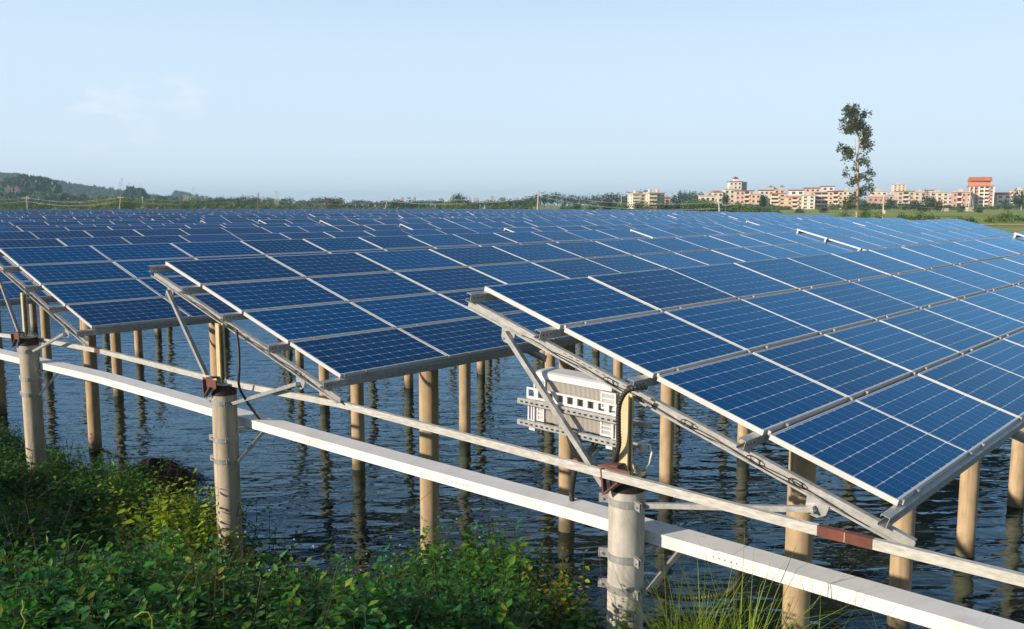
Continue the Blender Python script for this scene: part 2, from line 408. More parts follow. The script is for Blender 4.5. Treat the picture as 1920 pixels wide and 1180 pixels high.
def make_water():
    m = bpy.data.materials.new('pond_water'); m.use_nodes = True
    t = m.node_tree
    tc = t.nodes.new('ShaderNodeTexCoord')
    def waves(scale, st, rot, detail, dist):
        mp = t.nodes.new('ShaderNodeMapping'); mp.inputs['Scale'].default_value = st; mp.inputs['Rotation'].default_value = (0, 0, rot)
        no = t.nodes.new('ShaderNodeTexNoise'); no.inputs['Scale'].default_value = scale; no.inputs['Detail'].default_value = detail
        no.inputs['Distortion'].default_value = dist; no.inputs['Roughness'].default_value = 0.45
        t.links.new(tc.outputs['Object'], mp.inputs[0]); t.links.new(mp.outputs[0], no.inputs['Vector'])
        return no.outputs['Fac']
    h = math_node(t, 'ADD', math_node(t, 'MULTIPLY', waves(2.2, (0.42, 1.0, 1), 0.12, 1.5, 0.5), 1.0),
                  math_node(t, 'MULTIPLY', waves(6.0, (0.6, 1.0, 1), -0.25, 1.5, 0.4), 0.24))
    bp = t.nodes.new('ShaderNodeBump'); bp.inputs['Strength'].default_value = 1.0; bp.inputs['Distance'].default_value = 0.032
    t.links.new(h, bp.inputs['Height']); tinted_gloss(m, (0.016, 0.020, 0.010), 0.03, 1.70, (0.55, 0.80, 1.0), bp.outputs[0])  # blue of the upper sky put into the mirror tint
    return m
M['water'] = make_water()

def make_ground():
    m = bpy.data.materials.new('ground_cover'); m.use_nodes = True
    t = m.node_tree; b = t.nodes['Principled BSDF']; b.inputs['Roughness'].default_value = 0.95
    tc = t.nodes.new('ShaderNodeTexCoord')
    def noise(sc, d=5):
        no = t.nodes.new('ShaderNodeTexNoise'); no.inputs['Scale'].default_value = sc; no.inputs['Detail'].default_value = d
        t.links.new(tc.outputs['Object'], no.inputs['Vector']); return no.outputs['Fac']
    r1 = t.nodes.new('ShaderNodeValToRGB'); e = r1.color_ramp.elements
    e[0].position, e[0].color = 0.30, (0.06, 0.11, 0.015, 1)
    e[1].position, e[1].color = 0.72, (0.40, 0.34, 0.07, 1)
    k = e.new(0.5); k.color = (0.19, 0.27, 0.03, 1)
    t.links.new(math_node(t, 'ADD', math_node(t, 'MULTIPLY', noise(0.035), 0.65), math_node(t, 'MULTIPLY', noise(0.9), 0.35)), r1.inputs[0])
    t.links.new(r1.outputs[0], b.inputs['Base Color'])
    return m
M['ground'] = make_ground()
M['sand'] = mat('sandy_track', (0.52, 0.40, 0.27), 0.95, 0, (0.60, 0.48, 0.33), 0.4)

# ------------------------------------------------------------------ ground, pond
S_MAX, S_MIN = 12.0, -318.0
def shore(s): return float(np.interp(s, [-40, -14, -11, -8.5, -7.0, -6.0, -5.0, -4.0, -3.4, -2.6, -1.5, 0, 1, 3, 8], [0.6, 0.6, 0.8, 1.5, 1.1, 0.5, 0.4, 0.4, 0.6, 1.4, 2.1, 1.9, 1.5, 1.2, 1.1]))
def row_end(s): return min(230.0, 38.6 if s > -9 else 66 + 1.18 * (-s - 19))
def far_shore(s): return row_end(min(s, -3)) + 7
def ground_z(x, y):
    s, r = to_sr(x, y)
    d = math.hypot(x - CAM.x, y - CAM.y)
    dn, df, ds, dl = r - shore(s), far_shore(s) - r, S_MAX - s, s - S_MIN
    ins = min(dn, df, ds, dl)
    if ins > 0: return -min(0.5 * ins, 1.6)
    if dn < 0:
        base = float(np.interp(-dn, [0, .6, 1.5, 3, 5, 7, 8.2], [0, .62, 1.15, 1.65, 2.35, 3.35, 4.2]))
        base2 = float(np.interp(-dn, [0, .6, 1.2, 1.8, 3, 5, 8.2], [0, .75, 1.6, 2.2, 2.6, 3.1, 4.2]))
        kk = min(1, max(0, (s + 1.5) / 2.5)); base = base * (1 - kk) + base2 * kk
        base += (.42 * math.exp(-((s + 1.0) / 1.1) ** 2 - ((r - .6) / .7) ** 2) + .6 * math.exp(-((s + 4.5) / 1.3) ** 2 - ((r + .75) / .75) ** 2)) * min(1, -dn / .8) - .5 * math.exp(-((s + 2.7) / .8) ** 2 - ((r + .5) / .9) ** 2) * min(1, -dn)
        wob = 0.10 * math.sin(x * 1.7 + y * 0.9) + 0.08 * math.sin(y * 2.3 - x * 0.6)
        return min(base + wob * min(1, base), 4.25 + 0.4 * wob)
    return min(0.4 * -ins, land(d))
def build_ground():
    rings = [0.0] + list(np.geomspace(0.6, 12000, 150))
    na = 300
    V = [(CAM.x, CAM.y, ground_z(CAM.x, CAM.y))]
    for rr in rings[1:]:
        for a in range(na):
            th = 2 * math.pi * a / na
            x, y = CAM.x + rr * math.sin(th), CAM.y + rr * math.cos(th)
            V.append((x, y, ground_z(x, y)))
    Fq, Ft = [], []
    for a in range(na): Ft.append((0, 1 + (a + 1) % na, 1 + a))
    for i in range(len(rings) - 2):
        for a in range(na):
            p, q = 1 + i * na + a, 1 + i * na + (a + 1) % na
            Fq.append((p, q, q + na, p + na))
    me = bpy.data.meshes.new('ground'); me.from_pydata(V, [], Ft + Fq); me.materials.append(M['ground'])
    me.polygons.foreach_set('use_smooth', [True] * len(me.polygons)); me.update()
    tag(link('ground', me), kind='structure')
build_ground()
mb = MB()
cs = [(S_MAX + 3, -1.0), (S_MAX + 3, 60), (-12, 75)] + [(s, far_shore(s) + 3) for s in (-30, -60, -120, -160, -200)] + [(S_MIN - 2, 243), (S_MIN - 2, -1.0)]
pts = [P(s, r, -5.25) for s, r in cs]
mb.face(pts)
tag(mb.build('water', M['water']), kind='structure')

def strip(name, pts, wid, m):
    b = MB()
    for i in range(len(pts) - 1):
        p, q = Vector(pts[i]), Vector(pts[i + 1]); n = Vector((-(q - p).y, (q - p).x, 0)).normalized() * wid / 2
        b.face([p - n, q - n, q + n, p + n])
    return tag(b.build(name, m), kind='structure')
tp = [land_pt(x, d) + Vector((0, 0, 0.05)) for x, d in ((1560, 195), (1640, 186), (1720, 172), (1800, 168), (1870, 166), (1990, 160), (2150, 150))]
strip('sand_track', tp, 8.0, M['sand'])

# ------------------------------------------------------------------ solar tables
ORD = ['zeroth', 'first', 'second', 'third', 'fourth', 'fifth', 'sixth', 'seventh', 'eighth', 'ninth', 'tenth', 'eleventh', 'twelfth',
       'thirteenth', 'fourteenth', 'fifteenth', 'sixteenth', 'seventeenth', 'eighteenth', 'nineteenth', 'twentieth']
def ordw(n):
    if n <= 20: return ORD[n]
    return ['', '', 'twenty', 'thirty', 'forty', 'fifty'][n // 10] + ('-' + ORD[n % 10] if n % 10 else ('th'))

LIP, TH = 0.011, 0.044
def frame_geo(b, m=0, y0=0.0, x0=0.0, simple=False):
    """aluminium frame: outer walls plus a narrow lip, top at z = 0"""
    X0, X1, Y0, Y1 = x0, x0 + PW, y0, y0 + PL
    L = LIP if not simple else 0.02
    o = [(X0, Y0), (X1, Y0), (X1, Y1), (X0, Y1)]; i = [(X0 + L, Y0 + L), (X1 - L, Y0 + L), (X1 - L, Y1 - L), (X0 + L, Y1 - L)]
    for k in range(4):
        a, c = o[k], o[(k + 1) % 4]; d, e = i[(k + 1) % 4], i[k]
        b.face([(*a, 0), (*c, 0), (*d, 0), (*e, 0)], m)
        b.face([(*a, -TH), (*c, -TH), (*c, 0), (*a, 0)], m)
        if not simple: b.face([(*e, 0), (*d, 0), (*d, -0.004), (*e, -0.004)], m)
fb = MB(); frame_geo(fb); ME_FRAME = fb.mesh('frame', M['alu'])
sb_ = MB(); sb_.face([(LIP, LIP, -.004), (PW - LIP, LIP, -.004), (PW - LIP, PL - LIP, -.004), (LIP, PL - LIP, -.004)], 0)
sb_.face([(0, PL, -.03), (PW, PL, -.03), (PW, 0, -.03), (0, 0, -.03)], 0); ME_SHEET = sb_.mesh('solar_panel', M['sheet'])
CX, CY, CH = (PW - 0.040) / 6, (PL - 0.040) / 10, 0.0095
def cell_pts(x0, y0, z=-0.0026):
    gx, gy = 0.0038, 0.0016
    a, b_, c, d = x0 + gx, x0 + CX - gx, y0 + gy, y0 + CY - gy
    return [(a + CH, c, z), (b_ - CH, c, z), (b_, c + CH, z), (b_, d - CH, z), (b_ - CH, d, z), (a + CH, d, z), (a, d - CH, z), (a, c + CH, z)]
cbm = MB()
for i in range(6):
    for j in range(10): cbm.face(cell_pts(0.020 + i * CX, 0.020 + j * CY))
ME_CELLS = cbm.mesh('solar_cells', M['cell'])
one = MB(); one.face(cell_pts(0, 0)); ME_CELL = one.mesh('cell', M['cell_single'])
pm_ = MB(); frame_geo(pm_, 0, simple=True); pm_.face([(.02, .02, 0), (PW - .02, .02, 0), (PW - .02, PL - .02, 0), (.02, PL - .02, 0)], 1)
pm_.face([(0, PL, -.036), (PW, PL, -.036), (PW, 0, -.036), (0, 0, -.036)], 0)
ME_MID = pm_.mesh('solar_panel', [M['alu'], M['face']])
_far = {}
def far_mesh(n):
    if n not in _far:
        b = MB()
        for j in range(4):
            for i in range(n):
                frame_geo(b, 0, i * PR, j * PS, True)
                x, y = j * PS, i * PR
                b.face([(x + .02, y + .02, 0), (x + PW - .02, y + .02, 0), (x + PW - .02, y + PL - .02, 0), (x + .02, y + PL - .02, 0)], 1)
        _far[n] = b.mesh('solar_panels', [M['alu'], M['face']])
    return _far[n]

PUR_X = [0.075, PS - 0.065, 2 * PS - 0.065, 3 * PS - 0.065, 4 * PS - 0.012]     # slope positions of the five purlins
SPAN = 3.42
def csec(w_, h_, lip, t=0.004):
    """C profile, open towards +a; a across, b up"""
    return [(0, 0), (w_, 0), (w_, lip), (w_ - t, lip), (w_ - t, t), (t, t), (t, h_ - t), (w_ - t, h_ - t), (w_ - t, h_ - lip), (w_, h_ - lip), (w_, h_), (0, h_)]
_pur = {}
def purlin_mesh(n, detailed):
    k = (n, detailed)
    if k not in _pur:
        b = MB(); L = n * PR + 0.12
        if detailed:
            b.prof(csec(0.062, 0.085, 0.018), (0, -0.24, -0.085 - TH), (0, L, -0.085 - TH), (-1, 0, 0), (0, 0, 1))
            for y in (-0.20, -0.15, -0.10):
                b.box(-0.0005, 0.0012, y, y + 0.020, -0.088 - 0.0, -0.076, 1)
        else:
            b.box(-0.05, 0, -0.03, L - 0.1, -0.085 - TH, -TH - 0.001, 0)
        _pur[k] = b.mesh('purlin', [M['galv'], M['dark']])
    return _pur[k]
clamp_b = MB(); clamp_b.box(-0.012, 0.012, -0.012, 0.012, -0.03, 0.004); ME_CLAMP = clamp_b.mesh('clamp', M['bolt'])

TABLES = 0
ROWTXT = lambda k: 'front row over the inverter' if k == 1 else ordw(k) + ' row back'
cells_single = 0
def make_table(k, idx, s0, r0, z0, tilt, n, level):
    global cells_single
    if k == 1 and idx == 0: lab = 'nearest table of blue solar panels, in the foreground beside the white inverter'
    elif idx == 0 and k == 2: lab = 'table of blue solar panels in the middle, second row, above the central concrete pile'
    elif idx == 0 and k == 3: lab = 'table of blue solar panels at left, third row, above the leftmost clamped concrete pile'
    else: lab = 'blue solar panel table, %s along the %s' % (ordw(idx + 1), ROWTXT(k))
    base = P(s0, r0, z0)
    if level >= 2:
        o = link('solar_table', far_mesh(n), None, base, (0, tilt, 0))
        o.rotation_euler = (Matrix.Rotation(-AZ, 3, 'Z') @ Matrix.Rotation(tilt, 3, 'Y')).to_euler()
        return tag(o, lab, 'solar panels', 'tables of the solar farm')
    T = empty('solar_table', base, -AZ)
    tag(T, lab, 'solar panels', 'tables of the solar farm')
    ct, st = math.cos(tilt), math.sin(tilt)
    sl = lambda x, y, z: (x * ct + z * st, y, -x * st + z * ct)
    rot = (0, tilt, 0)
    for j in range(4):
        for i in range(n):
            jx, jy, jz = random.uniform(-.003, .003), random.uniform(-.003, .003), random.uniform(-.003, .003)
            loc = sl(j * PS + jx, i * PR + jy, jz)
            rr = (random.uniform(-.003, .003), tilt + random.uniform(-.004, .004), 0)
            if level == 0 and i < 9:
                p = link('solar_panel', ME_SHEET, T, loc, rr)
                link('frame', ME_FRAME, p)
                if k == 1 and (i == 0 or (i == 1 and j == 3)):
                    for a in range(6):
                        for c in range(10): link('cell', ME_CELL, p, (0.020 + a * CX, 0.020 + c * CY, 0))
                else:
                    tag(link('solar_cells', ME_CELLS, p), kind='stuff')
            else:
                link('solar_panel', ME_MID, T, loc, rr)
    for x in PUR_X:
        link('purlin', purlin_mesh(n, level == 0), T, sl(x, 0, 0), rot)
    if level == 0:
        for x in PUR_X[1:]:
            for i in range(0, 8):
                link('clamp', ME_CLAMP, T, sl(x + (0.035 if x < 4 else -.03), i * PR - 0.014 if i else 0.05, 0), rot)
                link('clamp', ME_CLAMP, T, sl(x + (0.035 if x < 4 else -.03), i * PR + 0.35, 0), rot)
    nf = int((n * PR) / SPAN) + 1
    if level == 0 or k <= 5:
        zt = -TH - 0.085
        for q in range(nf):
            y = -0.20 + q * SPAN
            rb = MB()
            yr = y + 0.075
            rb.prof(csec(0.05, 0.09, 0.016), sl(-0.04, yr, zt - 0.0915), sl(4.36, yr, zt - 0.0915), (0, -1, 0), (st, 0, ct))
            if q == 0 and level == 0:
                for u in np.arange(1.2, 2.0, 0.075): rb.bar(sl(u, yr - 0.0046, zt - 0.035), sl(u + 0.035, yr - 0.0046, zt - 0.035), 0.012, 0.014, up=(0, 1, 0), m=1)
            rb.build('rafter', [M['galv'], M['dark']], T)
            # post from the pile head to the rafter
            xs = 1.86; zr = -xs / ct * st * 1.0 + (zt - 0.1) / ct
            zp = -1.41 - z0
            pb = MB()
            pb.prof(csec(0.085, 0.075, 0.02), (xs - 0.045, y - 0.005, zp), (xs - 0.045, y - 0.005, zr + 0.06), (1, 0, 0), (0, -1, 0))
            for dx in (-0.055, 0.05): pb.face([(xs + dx, y - .03, zp), (xs + dx + 0.04, y - .03, zp), (xs + dx, y - .03, zp + 0.10)])
            pb.build('post', M['galv_sun_tone'] if q == 0 else M['galv'], T)
            if q == 0:
                yb = y - 0.02
                def raf(x, dz=0.0): return (x * ct, yb, -x * st + (zt - 0.1) / ct + dz)
                a0, a1 = raf(0.50), (xs - 0.24, yb, -1.585 - z0)
                b_ = MB(); b_.bar(a0, a1, 0.048, 0.048, up=(0, 1, 0)); b_.build('brace', M['galv'], T)
                b0, b1 = (xs + 0.17, yb, -1.665 - z0), raf(3.62, -0.035)
                b_ = MB(); b_.bar(b0, b1, 0.04, 0.045, up=(0, 1, 0)); b_.build('brace', M['galv'], T)
                for xg, dz in ((0.50, -0.02), (3.62, -0.02)):
                    g = raf(xg, dz); b_ = MB()
                    hx = 0.085
                    b_.prof([(-hx, 0.04), (-hx * .8, -0.05), (-hx * .3, -0.085), (hx * .4, -0.08), (hx, -0.03), (hx, 0.04)], (g[0], yb + 0.032, g[2]), (g[0], yb + 0.042, g[2]), (ct, 0, -st), (st, 0, ct))
                    b_.cyl((g[0], yb - 0.035, g[2] - 0.03), (g[0], yb + 0.03, g[2] - 0.03), 0.012, n=6)
                    b_.build('gusset', M['galv'], T)
                if level == 0:
                    # string cables lying in the open rafter
                    for c in range(2):
                        pth = []
                        for u in np.arange(0.7 + 0.4 * c, 4.1 - 0.2 * c, 0.12):
                            pth.append(sl(u, yr - 0.012 - 0.008 * c, zt - 0.078 + 0.012 * c + 0.010 * math.sin(u * 9 + c * 2)))
                        cb_ = MB(); cb_.tube(pth, 0.0038, 5); cb_.build('cable', M['wire'], T)
                    for u in ((1.75, 2.55, 3.15, 3.5) if k == 1 else (2.2, 3.6)):
                        lp = [sl(u + 0.055 * math.cos(a) * (1 + .12 * a / 6), yr - 0.025 - 0.004 * a, zt - 0.05 + 0.020 * math.sin(a)) for a in np.arange(0.3, 7.2, 0.45)]
                        cb_ = MB(); cb_.tube(lp, 0.005, 5); cb_.build('cable_loop', M['wire'], T)
    return T

ROWS = [(1, 0.0, 0.0, 0.0, 0.3024), (2, -5.8635, -0.365, 0.0127, 0.2644), (3, -11.9065, -0.603, 0.0102, 0.2644)]
for k in range(4, 49):
    ROWS.append((k, -11.9065 - 6.02 * (k - 3), -0.70 + random.uniform(-.3, .3) * (k > 4), random.uniform(-.05, .05), 0.2644 + random.uniform(-.008, .008)))
farV, farF, farM_, far_n = [], [], [], 0
TAB_L = 12 * PR
for k, s0, r0, z0, tilt in ROWS:
    r, idx = r0, 0
    end = row_end(s0)
    while r < end - 3:
        n = 12 if end - r > TAB_L + 4 else max(3, int((end - r) / PR))
        corners = [pix(P(s0 + a, r + b_, z0 - 0.6)) for a in (0, 4) for b_ in (0, n * PR)]
        vis = [c for c in corners if c and -60 < c[0] < 1990]
        allx = [c[0] for c in corners if c]
        hit = vis or (allx and min(allx) < 0 and max(allx) > 1920)
        dz = z0 if idx == 0 else z0 + random.choice([-.06, .04, .10, .14, -0.02])
        if k == 2 and idx == 1: dz = z0 + 0.09
        if hit:
            dmin = min(c[2] for c in corners if c) if vis else 50
            lvl = 0 if (k <= 3 and idx == 0) else (1 if dmin < 55 and k <= 9 else 2)
            if dmin > 175: lvl = 3
            if lvl < 3: make_table(k, idx, s0, r, dz, tilt, n, lvl)
            else:
                me = far_mesh(n)
                mt = Matrix.Translation(P(s0, r, dz)) @ (Matrix.Rotation(-AZ, 3, 'Z') @ Matrix.Rotation(tilt, 3, 'Y')).to_4x4()
                vv = np.empty(len(me.vertices) * 3, dtype=np.float32); me.vertices.foreach_get('co', vv); vv = vv.reshape(-1, 3)
                A = np.array(mt)[:3, :]
                farV.append(vv @ A[:, :3].T + A[:, 3]); ff = np.array([p.vertices[:] for p in me.polygons]); farF.append(ff + far_n)
                mi = np.empty(len(me.polygons), dtype=np.int32); me.polygons.foreach_get('material_index', mi); farM_.append(mi); far_n += len(vv)
            TABLES += 1
        r += n * PR + 0.32 + random.uniform(-.05, .1)
        idx += 1
M['face_far'] = mat('panel_far', (0.002, 0.065, 0.22), 0.14); tinted_gloss(M['face_far'], (0.012, 0.062, 0.20), 0.12, 1.36, GLASS_TINT)
if farV:
    me = np_mesh('far_solar_tables', np.concatenate(farV), np.concatenate(farF), [M['alu'], M['face_far']])
    me.polygons.foreach_set('material_index', np.concatenate(farM_))
    tag(link('far_solar_tables', me), 'distant rows of blue solar panels merging below the tree line', 'solar panels', kind='stuff')
print('tables', TABLES)

# ------------------------------------------------------------------ piles
def pile_mesh_plain(h, old=False):
    b = MB(); b.cyl((0, 0, 0), (0, 0, h), 0.152, 0.15, 28)
    return b.mesh('pile_shaft', M['conc_old' if old else 'conc'])
ME_PILE = pile_mesh_plain(5.9)
capb = MB(); capb.cyl((0, 0, 0), (0, 0, 0.012), 0.155, n=28); ME_CAP = capb.mesh('cap_plate', M['galv'])
pile_n = 0
for k, s0, r0, z0, tilt in ROWS[:8]:
    q = 0
    while True:
        rr = r0 - 0.22 + q * SPAN
        if rr > min(row_end(s0), 62): break
        s = s0 + 1.86 + (random.uniform(-.04, .04) if q else 0)
        b0 = P(s, rr, -7.25); pc = pix(P(s, rr, -4.5))
        front = (q == 0 and k <= 3)
        if pc and -80 < pc[0] < 2050 and not front:
            o = empty('concrete_pile', P(s, rr, -5.25 - 1.9), -AZ + random.uniform(0, 3)); o.rotation_euler.x = random.uniform(-.006, .006); o.rotation_euler.y = random.uniform(-.006, .006)
            tag(o, 'concrete pile standing in the water, %s from the bank under the %s' % (ordw(q + 1), 'front row of panels' if k == 1 else ordw(k) + ' row of panels'), 'pile', 'concrete piles in the pond')
            link('shaft', ME_PILE, o, (0, 0, -0.16)); link('cap_plate', ME_CAP, o, (0, 0, 5.745))
            if k == 3 and q == 2:
                pass
            pile_n += 1
        q += 1

def collar(par, z, ear_dirs, rad=0.157, hh=0.032):
    b = MB(); n = 28
    ring = lambda rr, zz: [(rr * math.cos(2 * math.pi * i / n), rr * math.sin(2 * math.pi * i / n), zz) for i in range(n)]
    vs = ring(rad, z - hh) + ring(rad, z + hh) + ring(rad - .006, z - hh) + ring(rad - .006, z + hh)
    fs = []
    for i in range(n):
        j = (i + 1) % n
        fs += [(i, j, n + j, n + i), (n + i, n + j, 3 * n + j, 3 * n + i), (j, i, 2 * n + i, 2 * n + j)]
    b.add(vs, fs, 0, False)
    for a in ear_dirs:
        c, s_ = math.cos(a), math.sin(a); t = Vector((-s_, c, 0)); d = Vector((c, s_, 0))
        for off in (-0.010, 0.010):
            b.bar(d * (rad - 0.01) + t * off + Vector((0, 0, z)), d * (rad + 0.075) + t * off + Vector((0, 0, z)), 0.006, hh * 2.2)
        b.cyl(d * (rad + 0.045) - t * 0.03 + Vector((0, 0, z)), d * (rad + 0.045) + t * 0.03 + Vector((0, 0, z)), 0.011, n=6)
    return b.build('collar', M['galv'], par)
tz_ = lambda s: float(np.interp(s, [-14, -11.2, -8, -6, -3.7, 0, 2.4], [-1.94, -1.89, -1.845, -1.865, -1.90, -1.932, -1.957]))
FRONT = [(1, 0.0, 0.0, 'thick stained concrete pile in the foreground with steel collars, right of centre'),
         (2, -5.8635, -0.365, 'concrete pile left of centre with steel collars and yellow-green weeds at its foot'),
         (3, -11.9065, -0.603, 'concrete pile at the far left with steel collars rising out of dark weeds')]
for k, s0, r0, lab in FRONT:
    s, r = s0 + 1.86, r0 - 0.22
    zt = -1.43
    zb = -5.4
    o = empty('concrete_pile', P(s, r, zb), -AZ)
    tag(o, lab, 'pile', 'bank piles carrying the row ends')
    b = MB(); b.cyl((0, 0, 0), (0, 0, zt - 0.13 - zb), 0.153, 0.151, 32); b.build('shaft', M['conc_old' if k == 1 else 'conc_mid'], o)
    b = MB(); b.cyl((0, 0, zt - 0.13 - zb), (0, 0, zt - zb), 0.155, 0.155, 32); b.build('tarred_head', M['tar'], o)
    b = MB(); b.cyl((0, 0, zt - zb), (0, 0, zt - zb + 0.014), 0.152, 0.152, 32)
    b.build('cap_plate', M['galv_sun_tone'], o)
    for dx, dy in ((0.10, -0.03), (-0.10, -0.03), (0.02, 0.11)):
        b = MB(); b.cyl((dx, dy, zt - zb + .014), (dx, dy, zt - zb + .035), 0.022, n=6); b.cyl((dx, dy, zt - zb + .035), (dx, dy, zt - zb + .06), 0.011, n=8); b.build('bolt', M['bolt'], o)
    ears = [-0.45, math.pi + 0.5]
    for zc in (-1.655, -2.13, -2.40): collar(o, zc - zb, ears)
    # rust-primed gusset that holds the rail
    b = MB()
    y = -0.20
    zr = -1.40 - zb
    b.bar((-0.16, y + .012, zr + 0.005), (0.16, y + .012, zr + 0.005), 0.012, 0.105)
    b.bar((-0.10, y - .008, zr + 0.04), (-0.075, y - .008, zr - 0.16), 0.016, 0.05, up=(0, 1, 0))
    b.bar((-0.075, y - .012, zr - 0.17), (0.07, y - .012, zr - 0.04), 0.016, 0.055, up=(0, 1, 0))
    b.bar((-0.12, y + 0.08, zr + 0.05), (0.02, y + 0.08, zr + 0.065), 0.10, 0.02)
    b.build('rail_gusset', M['rust'], o)
    # tray bracket: arm and diagonal strut behind the pile
    b = MB()
    zt_ = tz_(s) - 0.108 - 0.022
    b.bar((0.13, 0.08, zt_ - zb), (0.13, 0.52, zt_ - zb), 0.04, 0.04)
    b.bar((0.175, 0.05, -2.42 - zb), (0.32, 0.36, zt_ - 0.02 - zb), 0.03, 0.04)
    b.build('tray_bracket', M['galv'], o)
    if k == 1:
        # stencilled marks near the foot
        for txt, zz, a0, sz in (('1 H', -2.62, 0.06, 0.05), ('01', -2.67, 0.0, 0.045), (':', -2.48, -0.13, 0.07)):
            cu = bpy.data.curves.new('stencil', 'FONT'); cu.body = txt; cu.size = sz; cu.align_x = 'CENTER'; cu.extrude = 0.0008
            tmp = bpy.data.objects.new('stencil', cu); me = bpy.data.meshes.new_from_object(tmp); bpy.data.objects.remove(tmp)
            me.materials.clear(); me.materials.append(M['ink'])
            to = link('stencil_mark', me, o)
            ang = -math.pi / 2 + a0 + 0.62
            to.location = (0.1555 * math.cos(ang), 0.1555 * math.sin(ang), zz - zb)
            to.rotation_euler = (math.pi / 2, 0, ang + math.pi / 2)
# a timber post standing in shade at the picture's left edge is part of the fourth row: its pile is built with the rest

# ------------------------------------------------------------------ rail along the pile heads
def site_obj(name, lab, cat, s, r, z, group=None):
    o = empty(name, P(s, r, z), -AZ); return tag(o, lab, cat, group)
RL = site_obj('handrail', 'weathered grey steel rail running across the pile heads with rust-red patches', 'rail', 1.86, -0.43, -1.40)
nodes = [(-24.0, -2.2), (-17.5, -1.92), (-12.7, -1.655), (-10.05, -1.50), (-7.7, -1.43), (-4.0, -1.405), (-1.7, -1.375), (1.86, -1.40), (3.6, -1.415), (4.81, -1.40), (9.0, -1.42)]
loc = lambda s, z, dy=0.0: (s - 1.86, dy + (-0.19 if s < -10 else -0.16 if s < -3 else 0.0) * (1 if s < -3 else 0), z + 1.40)
for (a, za), (b_, zb_) in zip(nodes[:-1], nodes[1:]):
    rb = MB(); rb.bar(loc(a, za), loc(b_, zb_), 0.045, 0.068); rb.build('bar', M['galv_rail'], RL)
def rail_z(s): return float(np.interp(s, [n[0] for n in nodes], [n[1] for n in nodes]))
for a, b_ in ((3.58, 3.95), (-2.2, -1.75), (-8.05, -7.65)):
    for u, v in ((a, (a + b_) / 2 - .003), ((a + b_) / 2 + .003, b_)):
        rb = MB(); rb.bar(loc(u, rail_z(u)), loc(v, rail_z(v)), 0.049, 0.072); rb.build('painted_splice', M['rust_red'], RL)

# ------------------------------------------------------------------ white cable tray
TR = site_obj('cable_tray', 'long white covered cable tray running diagonally behind the bank piles', 'cable tray', 0, 0, -2.0)
tn = [(-26, -2.10), (-20, -2.02), (-14, -1.94), (-11.2, -1.89), (-8.0, -1.845), (-6.0, -1.865), (-3.7, -1.90), (-2.0, -1.92), (0.0, -1.932), (1.1, -1.935), (2.4, -1.957), (3.5, -1.98), (4.0, -1.991), (8.5, -2.09)]
tz = lambda s: float(np.interp(s, [t[0] for t in tn], [t[1] for t in tn]))
cuts = [-26, -23.1, -20.0, -17.0, -14.0, -11.2, -8.6, -5.6, -2.9, -0.4, 1.1, 2.72, 4.9, 6.6, 8.5]
def toff(s): return -0.05 + 0.055 * (s - 1.9)
for a, b_ in zip(cuts[:-1], cuts[1:]):
    seg = np.linspace(a, b_ - 0.004, 5)
    body, lid = MB(), MB()
    for u, v in zip(seg[:-1], seg[1:]):
        for bb, y0, y1, z0_, z1_ in ((body, 0.004, 0.256, -0.108, -0.019), (lid, 0.0, 0.260, -0.018, 0.0)):
            pu, pv = toff(u), toff(v)
            vs = [(u, y0 + pu, tz(u) + 2 + z0_), (u, y1 + pu, tz(u) + 2 + z0_), (u, y1 + pu, tz(u) + 2 + z1_), (u, y0 + pu, tz(u) + 2 + z1_),
                  (v, y0 + pv, tz(v) + 2 + z0_), (v, y1 + pv, tz(v) + 2 + z0_), (v, y1 + pv, tz(v) + 2 + z1_), (v, y0 + pv, tz(v) + 2 + z1_)]
            bb.add(vs, [(0, 1, 5, 4), (1, 2, 6, 5), (2, 3, 7, 6), (3, 0, 4, 7)] + ([(0, 3, 2, 1)] if u == seg[0] else []) + ([(4, 5, 6, 7)] if v == seg[-1] else []), 0)
    o = body.build('tray_body', M['tray'], TR); lid.build('tray_lid', M['tray'], TR)
    if a in (2.72, -2.9, -0.4):
        h = MB()
        for q in range(5):
            s_ = a - 0.16 + q * 0.05 if a > 0 else a + 0.1 + q * 0.05
            h.cyl((s_, 0.0025 + toff(s_), tz(s_) + 2 - 0.06), (s_, 0.0045 + toff(s_), tz(s_) + 2 - 0.06), 0.006, n=8)
        tag(h.build('bolt_hole_dots', M['dark'], o), kind='stuff')

# ------------------------------------------------------------------ inverter on its slotted rails
IV = site_obj('inverter', 'white finned string inverter hung beside the foreground pile', 'inverter', 1.17, -0.08, -1.22)
# local frame: x along the front (down-slope), y away from the bank, z up; slightly tilted as in the photograph
IV.rotation_euler = (0, math.radians(0.6), -AZ)
HX, D0, D1, HT = 0.53, 0.0, 0.26, 0.47
b = MB(); b.box(-HX + .06, HX - .06, 0.10, D1, 0.02, HT - 0.02); b.build('housing', M['inv'], IV)
fins = MB()
for i in range(46):
    x = -HX + 0.2 + i * (2 * HX - 0.42) / 45
    fins.box(x - 0.0035, x + 0.0035, 0.020, 0.10, 0.02, HT - 0.04)
fins.box(-HX + 0.19, HX - 0.2, 0.094, 0.099, 0.02, HT - 0.045)
fins.build('cooling_fins', M['fin'], IV)
b = MB()                                                # rounded cover on top
prof = [(0.0, HT - 0.05), (0.004, HT - 0.02), (0.02, HT), (0.05, HT + 0.012), (D1 - .03, HT + 0.02), (D1, HT), (D1, HT - 0.05)]
b.prof(prof, (-HX + 0.07, 0, 0), (HX - 0.12, 0, 0), (0, 1, 0), (0, 0, 1)); b.build('top_cover', M['inv'], IV)
